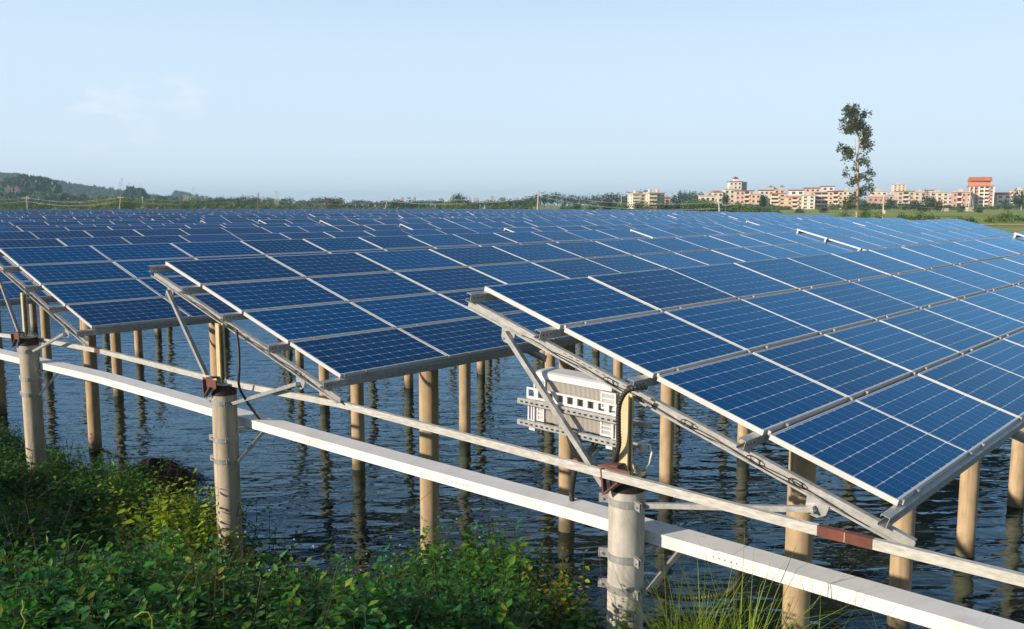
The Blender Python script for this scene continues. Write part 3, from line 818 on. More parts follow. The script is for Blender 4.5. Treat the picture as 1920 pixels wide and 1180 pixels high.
def vent(name, x0, x1, z0_, z1_, nx, nz, y=-0.002, bar_=0.010):
    v = MB()
    v.box(x0, x1, y, y + 0.02, z0_, z0_ + 0.018); v.box(x0, x1, y, y + 0.02, z1_ - 0.018, z1_)
    v.box(x0, x0 + 0.018, y, y + 0.02, z0_ + .018, z1_ - .018); v.box(x1 - 0.018, x1, y, y + 0.02, z0_ + .018, z1_ - .018)
    for i in range(1, nx):
        x = x0 + .018 + (x1 - x0 - .036) * i / nx; v.box(x - bar_ / 2, x + bar_ / 2, y + .004, y + 0.018, z0_ + .018, z1_ - .018)
    for i in range(1, nz):
        z = z0_ + .018 + (z1_ - z0_ - .036) * i / nz; v.box(x0 + .018, x1 - .018, y + .003, y + 0.019, z - .006, z + .006)
    v.build(name, M['inv'], IV)
vent('vent_grille', HX - 0.23, HX - 0.07, 0.255, 0.41, 12, 3, bar_=0.006)
vent('vent_grille', HX - 0.23, HX - 0.10, 0.02, 0.20, 9, 4, bar_=0.006)
vent('vent_grille', -HX + 0.10, -HX + 0.19, 0.02, 0.20, 6, 4, bar_=0.006)
vent('vent_grille', -HX + 0.06, -HX + 0.20, 0.28, 0.42, 7, 2, bar_=0.008)
vent('side_bracket', -HX, -HX + 0.085, 0.0, 0.215, 2, 1, -0.012, 0.016)
vent('side_bracket', HX - 0.10, HX - 0.0, 0.0, 0.215, 3, 1, -0.012, 0.008)
for x in (HX - 0.07, -HX + 0.06):
    b = MB(); b.box(x, x + 0.005, 0.02, 0.24, 0.02, HT - 0.06); b.build('end_plate', M['inv'], IV)
# mounting plate with square windows
v = MB(); x0, x1, z0_, z1_ = -HX, HX - 0.03, 0.222, 0.325; nwin = 9
ws = (x1 - x0) / nwin
v.box(x0, x1, -0.030, -0.014, z0_, z0_ + 0.022); v.box(x0, x1, -0.030, -0.014, z1_ - 0.018, z1_)
for i in range(nwin + 1):
    x = x0 + i * ws; v.box(max(x0, x - 0.024), min(x1, x + 0.024), -0.030, -0.014, z0_ + .022, z1_ - .018)
v.build('mounting_plate', M['inv'], IV)
def slotted(s0_, s1_, z, name='slotted_rail'):
    v = MB(); L = s1_ - s0_
    v.box(s0_, s1_, -0.075, -0.033, z - 0.004, z + 0.0, 0)                      # bottom flange
    v.box(s0_, s1_, -0.080, -0.0755, z - 0.004, z + 0.040, 0)
    v.box(s0_, s1_, -0.075, -0.033, z + 0.040, z + 0.0435, 0)
    for i in range(int(L / 0.062)):
        x = s0_ + 0.04 + i * 0.062
        v.box(x, x + 0.030, -0.0815, -0.0795, z + 0.012, z + 0.027, 1)
    v.build(name, [M['galv'], M['dark']], IV)
slotted(-0.60, 0.72, 0.175); slotted(-0.60, 0.73, -0.025)
b = MB(); b.box(0.60, 0.80, 0.0, 0.04, 0.17, 0.21); b.build('rear_rail', M['galv'], IV)
b = MB(); b.box(0.55, 0.72, 0.0, 0.04, -0.02, 0.02); b.build('rear_rail', M['galv'], IV)
for x in (-0.46, 0.42):
    b = MB(); b.box(x - .035, x + .035, -0.03, 0.05, -0.075, -0.03); b.build('foot', M['inv'], IV)
b = MB(); b.box(0.70, 0.75, 0.01, 0.07, -0.045, 0.035); b.build('sensor_box', M['inv'], IV)
b = MB(); b.tube([(0.745, 0.03, 0.02), (0.80, 0.02, 0.03), (0.835, 0.0, -0.03), (0.83, -0.02, -0.12), (0.78, -0.03, -0.19), (0.68, -0.02, -0.20), (0.58, 0.0, -0.15), (0.54, 0.02, -0.08)], 0.009, 8)
b.build('white_cable', M['wire_w'], IV)
for i in range(11):
    x0 = -0.10 + i * 0.020 + (0.12 if i > 6 else 0); e = random.uniform(-.03, .03)
    b = MB(); b.tube([(x0, 0.08, 0.02), (x0 + e, 0.07, -0.08), (0.05 + (x0 - 0.05) * 0.6 + e, 0.06, -0.2), (0.06 + (x0 - 0.05) * 0.15, 0.07, -0.30), (0.065, 0.08, -0.37)], 0.006, 5)
    b.build('wire', M['wire'], IV)
b = MB(); b.box(0.20, 0.225, 0.06, 0.07, -0.075, -0.05); b.box(0.44, 0.46, 0.12, 0.13, 0.06, 0.14); b.build('yellow_tag', M['yellow'], IV)

def hose(name, lab, pts, rad, m='hose', rib=True, cat='conduit'):
    pts = [P(*p) for p in pts]; o0 = pts[-1].copy()
    # smooth the path
    fine = []
    for i in range(len(pts) - 1):
        p0, p1, p2, p3 = pts[max(i - 1, 0)], pts[i], pts[i + 1], pts[min(i + 2, len(pts) - 1)]
        n = max(4, int((p2 - p1).length / 0.012))
        for t in np.linspace(0, 1, n, endpoint=False):
            fine.append(0.5 * ((2 * p1) + (p2 - p0) * t + (2 * p0 - 5 * p1 + 4 * p2 - p3) * t * t + (3 * p1 - p0 - 3 * p2 + p3) * t ** 3))
    fine.append(pts[-1])
    rads = [rad * (1.0 if not rib else (1.09 if i % 2 else 0.88)) for i in range(len(fine))]
    b = MB(); b.tube([p - o0 for p in fine], rads, 10, smooth=not rib)
    o = b.build(name, M[m], None, o0); return tag(o, lab, cat)
hose('conduit', 'brown-black corrugated conduit curving down beside the yellowish post', [(2.09, -0.30, -0.66), (2.04, -0.38, -0.66), (1.97, -0.42, -0.70), (1.91, -0.42, -0.82), (1.885, -0.39, -1.00), (1.87, -0.36, -1.16), (1.79, -0.30, -1.31), (1.68, -0.20, -1.46), (1.62, -0.12, -1.65)], 0.021)
hose('conduit', 'corrugated conduit dropping from the inverter behind the foreground pile to the tray', [(1.63, -0.02, -1.2), (1.64, -0.06, -1.35), (1.62, -0.08, -1.6), (1.60, -0.02, -1.8), (1.60, 0.06, -1.95)], 0.024)
hose('conduit', 'black conduit with orange end falling from the inverter wires into the white tray', [(1.15, 0.0, -1.53), (1.13, 0.0, -1.62), (1.06, 0.05, -1.80), (1.03, 0.08, -1.86), (1.04, 0.08, -1.94)], 0.025)
hose('conduit', 'black cable hanging from the middle row past its pile into the white tray', [(-3.62, -0.60, -0.72), (-3.48, -0.66, -0.92), (-3.38, -0.72, -1.13), (-3.40, -0.72, -1.35), (-3.47, -0.6, -1.55), (-3.60, -0.42, -1.75), (-3.74, -0.26, -1.905)], 0.016, rib=False, cat='cable')
hose('conduit', 'black hose sagging from the lowest collar of the foreground pile to the tray', [(2.07, -0.18, -2.40), (2.18, -0.02, -2.47), (2.34, 0.15, -2.49), (2.52, 0.25, -2.43), (2.66, 0.22, -2.28), (2.72, 0.14, -2.07)], 0.028, rib=True, cat='hose')
b = MB(); b.cyl((0, 0, -.02), (0, 0, .03), .032, .030, 12)
tag(b.build('cable_gland', M['yellow_o'], None, P(1.15, 0.0, -1.53)), 'orange gland on the conduit under the inverter wires', 'gland')

# ------------------------------------------------------------------ foliage builders
def unit(a): return a / np.maximum(np.linalg.norm(a, axis=-1, keepdims=True), 1e-9)
def leaves(pos, dirs, L, wid, droop, col, rng):
    """pointed folded leaves: pos base, dirs outward unit vectors, L length; returns verts, faces, tint"""
    n = len(pos)
    up = np.tile([0, 0, 1.0], (n, 1)) + rng.normal(0, .25, (n, 3))
    side = unit(np.cross(dirs, up)); nrm = unit(np.cross(side, dirs))
    L = L[:, None]; W_ = (wid * L[:, 0])[:, None]
    b = pos
    m1 = pos + dirs * L * 0.38
    tip = pos + dirs * L - nrm * L * droop[:, None]
    l = m1 + side * W_ * .5 + nrm * W_ * 0.12 - nrm * L * droop[:, None] * .2
    r = m1 - side * W_ * .5 + nrm * W_ * 0.12 - nrm * L * droop[:, None] * .2
    l2 = pos + dirs * L * 0.68 + side * W_ * .36 - nrm * L * droop[:, None] * .5
    r2 = pos + dirs * L * 0.68 - side * W_ * .36 - nrm * L * droop[:, None] * .5
    c = pos + dirs * L * 0.5 - nrm * (W_ * 0.06 + L * droop[:, None] * .3)
    V = np.stack([b, l, l2, tip, r2, r, c], 1).reshape(-1, 3)
    f = np.array([[0, 1, 6], [1, 2, 6], [2, 3, 6], [3, 4, 6], [4, 5, 6], [5, 0, 6]])
    Fc = (f[None] + (np.arange(n) * 7)[:, None, None]).reshape(-1, 3)
    return V, Fc, np.repeat(col, 7, 0)
def sticks(p0, p1, r0, col):
    """thin three-sided stems"""
    n = len(p0); d = unit(p1 - p0); a = unit(np.cross(d, np.array([0.3, 0.5, 0.81]))); b = np.cross(d, a)
    V = []
    for p, rr in ((p0, r0), (p1, r0 * .6)):
        for k in range(3):
            an = 2 * math.pi * k / 3; V.append(p + (a * math.cos(an) + b * math.sin(an)) * rr[:, None])
    V = np.stack(V, 1).reshape(-1, 3)
    f = np.array([[0, 1, 4], [0, 4, 3], [1, 2, 5], [1, 5, 4], [2, 0, 3], [2, 3, 5]])
    Fc = (f[None] + (np.arange(n) * 6)[:, None, None]).reshape(-1, 3)
    return V, Fc, np.repeat(col, 6, 0)
def joinm(parts):
    V, Fc, T, o = [], [], [], 0
    for v, f, t in parts:
        V.append(v); Fc.append(f + o); T.append(t); o += len(v)
    return np.concatenate(V), np.concatenate(Fc), np.concatenate(T)
GREENS = np.array([[.028, .14, .02], [.036, .17, .022], [.024, .13, .03], [.055, .19, .022], [.04, .15, .035], [.09, .21, .022]])
def weed(base, h, rng, leafL=0.08, nodes=9, tone=None, lean=0.25, dens=1.0):
    """one erect weed: a few stems with opposite leaf pairs"""
    parts = []
    tone = GREENS[rng.integers(0, len(GREENS))] if tone is None else np.array(tone)
    for st in range(rng.integers(1, 4)):
        hh = h * rng.uniform(.6, 1.0)
        ln = rng.normal(0, lean, 2)
        top = np.array([ln[0] * hh, ln[1] * hh, hh * (1 - .3 * (ln ** 2).sum())])
        off = np.append(rng.normal(0, .05, 2), 0)
        t = np.linspace(0.18, 1.0, int(nodes * dens)); t = t + rng.uniform(-.03, .03, len(t))
        axis = base + off + np.outer(t, top) + np.outer(t * (1 - t), np.append(rng.normal(0, .12, 2), 0)) * hh
        a0 = rng.uniform(0, 6.28)
        ps, ds, Ls = [], [], []
        for i, p in enumerate(axis):
            for sgn in (0, math.pi):
                an = a0 + i * 1.57 + sgn + rng.normal(0, .35); el = rng.uniform(-.35, .5) + .5 * (t[i] > .9)
                ps.append(p); ds.append([math.cos(an) * math.cos(el), math.sin(an) * math.cos(el), math.sin(el)])
                Ls.append(leafL * rng.uniform(.6, 1.15) * (1.1 - .55 * t[i] ** 2))
        ps, ds, Ls = np.array(ps), np.array(ds), np.array(Ls)
        ps = ps + ds * Ls[:, None] * .25
        col = np.clip(tone * rng.uniform(.75, 1.3, (len(ps), 1)) * np.array([1, 1, 1]) + (rng.random((len(ps), 1)) < .05) * np.array([[.10, .05, 0]]), 0.004, 1)
        parts.append(leaves(ps, ds, Ls, .55, rng.uniform(.05, .45, len(ps)), col, rng))
        seg0 = np.vstack([base + off, axis[:-1]]); 
        parts.append(sticks(seg0, axis, np.full(len(axis), .0028 + .002 * h), np.tile([.06, .075, .025], (len(axis), 1))))
    return joinm(parts)
def gz(x, y): return ground_z(x, y)

rng = np.random.default_rng(5)
# --- mass of weeds over the bank (nobody could count it)
parts = []
tot = 0
for _ in range(9000):
    s = rng.uniform(-22, 5.0); r = rng.uniform(-5.6, 3.0)
    sh = shore(s)
    if r > sh + 0.25: continue
    p = P(s, r, 0); g = gz(p.x, p.y)
    if g < -0.18: continue
    c = pix((p.x, p.y, g + .3))
    if not c or c[0] < -90 or c[0] > 1560 or c[1] > 1330 or c[2] < 2.6: continue
    if s > 2.6 and rng.random() < .7: continue
    d = c[2]
    h = rng.uniform(.35, .85) if r < sh - .8 else rng.uniform(.4, 1.0)
    if -2.6 < s < 1.2 and -.3 < r < 1.9: h = rng.uniform(.45, 1.0)
    if -3.7 < s < -1.5 and -1.9 < r < .4: h = rng.uniform(.15, .32)
    if -7.0 < s < -3.7 and -1.5 < r: h = rng.uniform(.6, 1.2)
    if s > 1.6: h *= .75
    cl = .5 + .5 * math.sin(2.1 * p.x + 1.3 * math.sin(1.7 * p.y)) * math.sin(1.9 * p.y + .8 * math.sin(2.3 * p.x))
    if cl < .22 and rng.random() < .75: continue
    h *= .65 + .55 * cl
    tone = GREENS[rng.integers(0, len(GREENS))] * rng.uniform(.8, 1.15)
    if -6.2 < s < -2.9 and r > -1.35 and rng.random() < .65: tone = np.array([.25, .36, .02])  # sunny patch by the middle pile put into the leaf colour
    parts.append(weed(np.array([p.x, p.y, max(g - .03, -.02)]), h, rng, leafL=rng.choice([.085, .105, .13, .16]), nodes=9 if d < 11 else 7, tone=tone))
    tot += 1
# grass and dead stalks mixed in
def blades(base, h, n, rng, tone, spread=.5):
    V, Fc, T, o = [], [], [], 0
    for i in range(n):
        an = rng.uniform(0, 6.28); hh = h * rng.uniform(.45, 1.0); sp = spread * rng.uniform(.15, 1.0) * hh; wd = rng.uniform(.003, .006)
        d = np.array([math.cos(an), math.sin(an), 0]); sd = np.array([-d[1], d[0], 0]); off = np.append(rng.normal(0, .07, 2), 0)
        c = np.array(tone) * rng.uniform(.7, 1.35)
        pr = None
        for k in range(5):
            t = k / 4; p = base + off + d * sp * t ** 1.7 * 1.6 + np.array([0, 0, hh * (t - .35 * t ** 3)])
            V += [p - sd * wd * (1.05 - t), p + sd * wd * (1.05 - t)]; T += [c, c]
            if k < 4: a = o + 2 * k; Fc += [[a, a + 1, a + 3], [a, a + 3, a + 2]]
        o += 10
    return np.array(V), np.array(Fc), np.array(T)
for _ in range(420):
    s = rng.uniform(-18, 4.5); r = rng.uniform(-5.2, 1.6)
    if r > shore(s): continue
    p = P(s, r, 0); g = gz(p.x, p.y); c = pix((p.x, p.y, g + .3))
    if not c or c[0] < -60 or c[0] > 1700 or c[1] > 1300 or c[2] < 2.8: continue
    base = np.array([p.x, p.y, g])
    if rng.random() < .6: parts.append(blades(base, rng.uniform(.5, 1.05), 14, rng, (.07, .13, .03) if rng.random() < .7 else (.17, .14, .05)))
    else:
        n = 7; q = rng.normal(0, .5, (n, 3)); q[:, 2] = rng.uniform(.3, 1.0, n)
        parts.append(sticks(np.tile(base, (n, 1)) + rng.normal(0, .1, (n, 3)) * [1, 1, 0], base + q, np.full(n, .003), np.tile([.11, .075, .04], (n, 1))))
# small pale blue flowers
fp, fd = [], []
for _ in range(130):
    s = rng.uniform(-3.6, .3); r = rng.uniform(-3.2, .8); p = P(s, r, 0); fp.append([p.x, p.y, gz(p.x, p.y) + rng.uniform(.45, .8)]); fd.append(unit(np.array([rng.normal(), rng.normal(), 1.2])))
parts.append(leaves(np.array(fp), np.array(fd), np.full(130, .022), .9, np.zeros(130), np.tile([.36, .40, .72], (130, 1)), rng))
V, Fc, T = joinm(parts)
tag(link('bank_weeds', np_mesh('bank_weeds', V, Fc, M['leaf'], T)), 'dense dark green weeds covering the shaded bank', 'weeds', kind='stuff')
print('weeds', tot, 'tris', len(Fc))
# --- single plants that stand out
def plant_at(px, py, r, h, lab, tone, leafL=.09, nodes=11, cat='weed', lean=.2, grp=None):
    # foot on the bank below the direction (px, py) at row coordinate r
    c0 = to_sr(CAM.x, CAM.y); dv = at(px, py, 1.0) - CAM
    ds, dr = to_sr(dv.x, dv.y); t = (r - c0[1]) / dr
    x, y = CAM.x + dv.x * t, CAM.y + dv.y * t
    g = max(gz(x, y), -0.05)
    V, Fc, T = weed(np.zeros(3), h, rng, leafL, nodes, tone, lean)
    o = link('weed_plant', np_mesh('weed_plant', V, Fc, M['leaf'], T), None, (x, y, g - .02))
    return tag(o, lab, cat, grp)
LIT, MID, DRK = (.26, .32, .02), (.09, .22, .025), (.05, .16, .03)  # LIT has yellow sunshine put into its leaf colour
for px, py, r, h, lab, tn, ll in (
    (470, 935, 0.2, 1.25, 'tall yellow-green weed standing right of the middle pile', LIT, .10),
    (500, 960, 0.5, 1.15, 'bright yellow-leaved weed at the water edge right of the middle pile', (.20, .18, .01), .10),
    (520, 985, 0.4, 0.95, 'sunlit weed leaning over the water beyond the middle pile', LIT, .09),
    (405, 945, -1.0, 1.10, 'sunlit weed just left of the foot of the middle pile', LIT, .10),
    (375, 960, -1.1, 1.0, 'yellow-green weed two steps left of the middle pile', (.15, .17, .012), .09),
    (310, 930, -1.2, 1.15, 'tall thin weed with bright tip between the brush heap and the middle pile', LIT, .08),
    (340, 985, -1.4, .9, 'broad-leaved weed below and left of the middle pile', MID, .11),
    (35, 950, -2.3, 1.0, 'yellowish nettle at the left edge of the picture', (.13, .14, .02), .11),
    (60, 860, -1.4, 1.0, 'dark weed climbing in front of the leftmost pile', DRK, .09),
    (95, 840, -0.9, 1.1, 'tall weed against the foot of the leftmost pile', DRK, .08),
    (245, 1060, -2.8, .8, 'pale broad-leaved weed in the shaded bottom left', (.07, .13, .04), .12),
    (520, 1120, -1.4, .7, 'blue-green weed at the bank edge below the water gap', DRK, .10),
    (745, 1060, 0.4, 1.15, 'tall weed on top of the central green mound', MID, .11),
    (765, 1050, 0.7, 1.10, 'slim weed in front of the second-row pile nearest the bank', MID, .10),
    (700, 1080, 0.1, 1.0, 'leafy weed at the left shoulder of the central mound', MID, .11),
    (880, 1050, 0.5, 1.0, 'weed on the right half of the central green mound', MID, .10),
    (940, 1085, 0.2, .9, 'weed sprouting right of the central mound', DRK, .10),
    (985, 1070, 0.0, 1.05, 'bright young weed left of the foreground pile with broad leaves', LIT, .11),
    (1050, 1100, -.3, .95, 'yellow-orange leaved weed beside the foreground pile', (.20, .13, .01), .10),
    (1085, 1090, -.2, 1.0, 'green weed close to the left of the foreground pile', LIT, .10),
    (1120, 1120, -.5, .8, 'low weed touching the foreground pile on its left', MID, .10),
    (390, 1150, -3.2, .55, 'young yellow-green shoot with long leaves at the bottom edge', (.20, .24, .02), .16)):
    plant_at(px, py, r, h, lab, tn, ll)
# --- curling yellow tendrils at the bottom edge
for pts, lab in (([(40, 1185), (48, 1165), (40, 1150), (45, 1138), (42, 1125)], 'yellow tendril curling up at the bottom left corner'),
                 ([(286, 1185), (285, 1160), (278, 1148), (266, 1148), (252, 1158)], 'yellow tendril hooking over at the bottom edge left of the bright shoot'),):
    q = [at(x, y, 4.6) for x, y in pts]; o0 = q[0].copy(); q = [Vector((q[0].x, q[0].y, gz(q[0].x, q[0].y)))] + q
    b = MB(); b.tube([p - o0 for p in q], [.004] * len(q), 6); tag(b.build('tendril', mat('tendril_' + str(pts[0][0]), (.30, .30, .04), .6), None, o0), lab, 'tendril')
# --- grass tufts
def tuft(base, h, n, rng, lab, spread=.5, tone=(.14, .22, .03)):
    n = int(n * 1.5)
    V, Fc, T, o = [], [], [], 0
    for i in range(n):
        an = rng.uniform(0, 6.28); hh = h * rng.uniform(.45, 1.0); sp = spread * rng.uniform(.15, 1.0) * hh; wd = rng.uniform(.005, .0105)
        d = np.array([math.cos(an), math.sin(an), 0]); sd = np.array([-d[1], d[0], 0]); off = np.append(rng.normal(0, .06, 2), 0)
        c = np.array(tone) * rng.uniform(.7, 1.4) + (rng.random() < .15) * np.array([.12, .05, 0])
        for k in range(6):
            t = k / 5; p = off + d * sp * t ** 1.7 * 1.6 + np.array([0, 0, hh * (t - .32 * t ** 3 * rng.uniform(.5, 1.3))])
            V += [p - sd * wd * (1.02 - t), p + sd * wd * (1.02 - t)]; T += [c, c]
            if k < 5: Fc.append([o + 2 * k, o + 2 * k + 1, o + 2 * k + 3, o + 2 * k + 2])
        o += 12
    ob = link('grass_tuft', np_mesh('grass_tuft', V, Fc, M['leaf'], np.array(T)), None, base)
    return tag(ob, lab, 'grass', 'grass tufts below the tray')
def tuft_at(px, r, h, n, lab, spread=.5, tone=(.12, .17, .03), lift=0):
    tone = tone if tone[1] < .12 else (.15, .24, .03)
    c0 = to_sr(CAM.x, CAM.y); dv = at(px, 1180, 1.0) - CAM
    ds, dr = to_sr(dv.x, dv.y); t = (r - c0[1]) / dr
    x, y = CAM.x + dv.x * t, CAM.y + dv.y * t
    return tuft((x, y, gz(x, y) + lift), h, n, rng, lab, spread, tone)
tuft_at(1395, -.8, 1.9, 120, 'large tuft of long green grass in front of the tray right of the pile', .42)
tuft_at(1315, -.8, 1.5, 100, 'grass tuft with straw-coloured stems between the pile and the large tuft', .45, (.13, .16, .03))
tuft_at(1270, -.7, 1.3, 60, 'low grass close to the right of the foreground pile', .5)
tuft_at(1510, -.9, 1.5, 45, 'small grass tuft in front of the second concrete pile at bottom right', .5)
tuft_at(1745, -1.2, 1.9, 26, 'thin grass sprig rising against the white tray at lower right', .35)
tuft_at(150, -2.6, .8, 60, 'dark grass tuft among weeds at lower left', .6, (.05, .09, .03))
tuft_at(430, -2.2, .9, 70, 'dark grass tuft among weeds below the middle pile', .6, (.05, .10, .03))

# --- heap of dead brush at the water edge
hp = P(-12.3, 2.2, -5.28)
def brush():
    V, Fc, T, o = [], [], [], 0
    for i in range(2600):
        a = rng.uniform(0, 6.28); q = math.sqrt(rng.random()); x, y = 1.15 * q * math.cos(a), 0.62 * q * math.sin(a)
        z = .62 * (1 - q * q) * rng.uniform(.45, 1.12); p = np.array([x, y, z])
        d = unit(np.array([rng.normal() + .8 * x, rng.normal() + .8 * y, rng.normal() * .5])); L = rng.uniform(.06, .24); n_ = unit(np.cross(d, rng.normal(size=3))) * rng.uniform(.002, .006)
        e = p + d * L; e[2] -= L * .3
        V += [p - n_, p + n_, e + n_ * .5, e - n_ * .5]; Fc.append([o, o + 1, o + 2, o + 3]); o += 4
    return np_mesh('twigs', V, Fc, M['twig'])
HB = tag(empty('brush_heap', hp, -AZ + 1.2), 'dark heap of dead brush lying at the water edge on the left', 'brush heap')
b = MB(); ng = 14
for i in range(ng):
    for j in range(5):
        def q(ii, jj):
            a = 2 * math.pi * ii / ng; rr = jj / 5; h = .56 * (1 - rr * rr) * (1 + .15 * math.sin(3 * a + jj)); return (1.02 * rr * math.cos(a), .55 * rr * math.sin(a), h)
        b.face([q(i, j), q(i + 1, j), q(i + 1, j + 1), q(i, j + 1)])
b.build('core', M['twig'], HB)
tw = link('twigs', brush(), HB); tag(tw, kind='stuff')
b = MB(); p0, p1 = P(-14.8, 1.9, -5.12), P(-12.9, 2.0, -5.08)
# floating stick
b.tube([(0, 0, 0), (.6, .04, .02), (1.3, .02, 0), (1.9, .1, .03)], [.025, .03, .026, .015], 7)
tag(b.build('floating_branch', M['bark'], None, P(-16.6, 2.6, -5.25), (0, 0, -AZ)), 'thin dark branch floating beside the leftmost pile', 'branch')

# ------------------------------------------------------------------ trees and bushes
def crown_mesh(name, lobes, n, size, tones, rng, m=None, flat=1.0):
    lob = np.array([l[:3] for l in lobes], dtype=float); rad = np.array([l[3:6] if len(l) > 4 else [l[3]] * 3 for l in lobes], dtype=float)
    wgt = rad.prod(1) ** .75; wgt /= wgt.sum()
    ix = rng.choice(len(lobes), n, p=wgt)
    d = unit(rng.normal(size=(n, 3))); q = rng.random(n) ** .42
    pos = lob[ix] + d * rad[ix] * q[:, None] + rng.normal(0, .45 * size, (n, 3))
    dirs = unit(d + rng.normal(0, .8, (n, 3)) - np.array([0, 0, .25])); L = size * rng.uniform(.6, 1.4, n)
    side = unit(np.cross(dirs, rng.normal(size=(n, 3)))) * (L * .34)[:, None]
    a = pos; c = pos + dirs * L[:, None]; m1 = pos + dirs * (L * .5)[:, None]
    V = np.stack([a, m1 + side, c, m1 - side], 1).reshape(-1, 3)
    Fc = (np.arange(n) * 4)[:, None] + np.array([[0, 1, 2, 3]])
    tones = np.array(tones); col = tones[rng.integers(0, len(tones), n)] * rng.uniform(.7, 1.3, (n, 1))
    return np_mesh(name, V, Fc, m or M['tree'], np.repeat(col, 4, 0))
T_DARK = [(.03, .07, .035), (.04, .085, .038), (.03, .065, .042)]
T_GREEN = [(.065, .12, .025), (.085, .15, .025), (.11, .165, .028), (.055, .11, .03)]
T_BRIGHT = [(.14, .20, .03), (.17, .21, .03), (.11, .17, .028)]
T_BROWN = [(.07, .065, .03), (.055, .06, .03), (.085, .07, .03)]
def tree(px, d, ytop, wpx, lab, cat='tree', tones=T_DARK, shape='round', grp=None, dens=1.0, z=None):
    v = land_pt(px, d); 
    if z is not None: v.z = z
    h = max(1.2, hgt(v, ytop)) * (1.12 if shape == 'bush' else 1.0); w_ = px2m(wpx, d) / 2
    name = {'tree': 'broadleaf_tree', 'bush': 'bush', 'conifer': 'conifer'}[cat]
    o = tag(empty(name, v), lab, 'tree' if cat == 'conifer' else cat, grp)
    lobes = []
    if shape == 'cone':
        for i in range(9):
            t = i / 8; rr = w_ * (1 - t) * 0.95 + .12 * w_
            lobes.append((rng.normal(0, .12 * w_), rng.normal(0, .12 * w_), h * (.12 + .84 * t), rr, rr, h * .09))
    elif shape == 'bush':
        for i in range(8):
            a = rng.uniform(0, 6.28); q = rng.uniform(0, .75) * w_
            lobes.append((q * math.cos(a), q * math.sin(a) * .7, h * rng.uniform(.25, .68), w_ * rng.uniform(.3, .5), w_ * rng.uniform(.3, .5), h * rng.uniform(.2, .34)))
        lobes.append((0, 0, h * .78, w_ * .4, w_ * .4, h * .22)); lobes.append((0, 0, h * .3, w_ * .85, w_ * .6, h * .3))
    else:
        for i in range(9):
            a = rng.uniform(0, 6.28); q = rng.uniform(.2, .7) * w_
            lobes.append((q * math.cos(a), q * math.sin(a), h * rng.uniform(.24, .82), w_ * rng.uniform(.3, .5), w_ * rng.uniform(.3, .5), h * rng.uniform(.12, .2)))
        lobes.append((0, 0, h * .86, w_ * .42, w_ * .42, h * .14)); lobes.append((0, 0, h * .6, w_ * .7, w_ * .7, h * .2))
    size = max(.34, 2.3 * d / F_PX)
    n = int(min(3000, max(300, 9.0 * w_ * h / size ** 2)) * dens)
    link('crown', crown_mesh('crown', lobes, n, size, tones, rng), o)
    b = MB(); tr = max(.06, .018 * h)
    b.tube([(0, 0, -.3), (.02 * h * rng.normal(), 0, h * .35), (.03 * h * rng.normal(), .02 * h, h * .75)], [tr, tr * .8, tr * .35], 6)
    if shape != 'bush':
        for i in range(3):
            a = rng.uniform(0, 6.28); b.tube([(0, 0, h * (.35 + .1 * i)), (w_ * .5 * math.cos(a), w_ * .5 * math.sin(a), h * (.55 + .1 * i))], [tr * .5, tr * .2], 5)
    b.build('trunk', M['bark'], o)
    return o
# lone eucalyptus
def eucalyptus():
    d = 228.0; v = land_pt(1606, d); k = d / F_PX
    o = tag(empty('eucalyptus_tree', v), 'lone very tall slender eucalyptus with orange trunk on the right', 'tree')
    def pt(zx, zy, dy=0.0):
        return ((1540 + zx / 4.914 - 1606) * k, dy, CAM.z - v.z + (388 - (180 + zy / 4.914)) * k)
    cl = [(235, 165, 48, 55), (290, 230, 80, 85), (190, 130, 28, 32), (355, 190, 36, 55), (158, 240, 28, 20), (200, 310, 38, 30), (300, 300, 70, 40), (360, 345, 42, 55), (395, 430, 38, 62), (350, 440, 36, 36),
          (178, 480, 36, 48), (240, 535, 50, 58), (350, 590, 46, 42), (215, 715, 24, 30), (290, 670, 24, 15), (430, 710, 36, 24), (325, 740, 28, 38), (288, 800, 34, 32), (385, 758, 26, 26),
          (440, 840, 28, 55), (370, 880, 58, 38), (262, 930, 24, 50), (240, 985, 34, 26)]
    lobes = []
    for x, y, a, c in cl:
        for q in range(6):
            p = pt(x + rng.normal(0, .45) * a, y + rng.normal(0, .45) * c, rng.normal(0, .9)); f_ = rng.uniform(.42, .75) / 4.914 * k
            lobes.append((*p, a * f_, a * f_, c * f_))
    link('crown', crown_mesh('crown', lobes, 7500, .46, [(.06, .085, .03), (.075, .095, .032), (.045, .068, .03), (.11, .11, .035)], rng), o)
    b = MB(); path = [pt(330, 1110), pt(330, 950), pt(326, 800), pt(320, 660), pt(312, 560), pt(318, 440), pt(308, 360), pt(285, 260), pt(270, 180)]
    b.tube(path, [.34, .30, .27, .24, .2, .17, .14, .10, .05], 8); b.build('trunk', M['bark_euc'], o)
    b = MB()
    for a, c in (((322, 640), (290, 500)), ((290, 500), (285, 400)), ((290, 500), (200, 470)), ((318, 560), (360, 470)), ((312, 400), (370, 330)), ((326, 760), (225, 720)), ((326, 780), (430, 715)), ((328, 870), (430, 830)), ((300, 330), (190, 290)), ((290, 280), (350, 190)), ((329, 940), (262, 930))):
        b.tube([pt(*a), pt((a[0] + c[0]) / 2, (a[1] + c[1]) / 2 + 6, .3), pt(*c)], [.12, .08, .04], 5)
    b.build('limbs', M['bark_euc'], o)
eucalyptus()
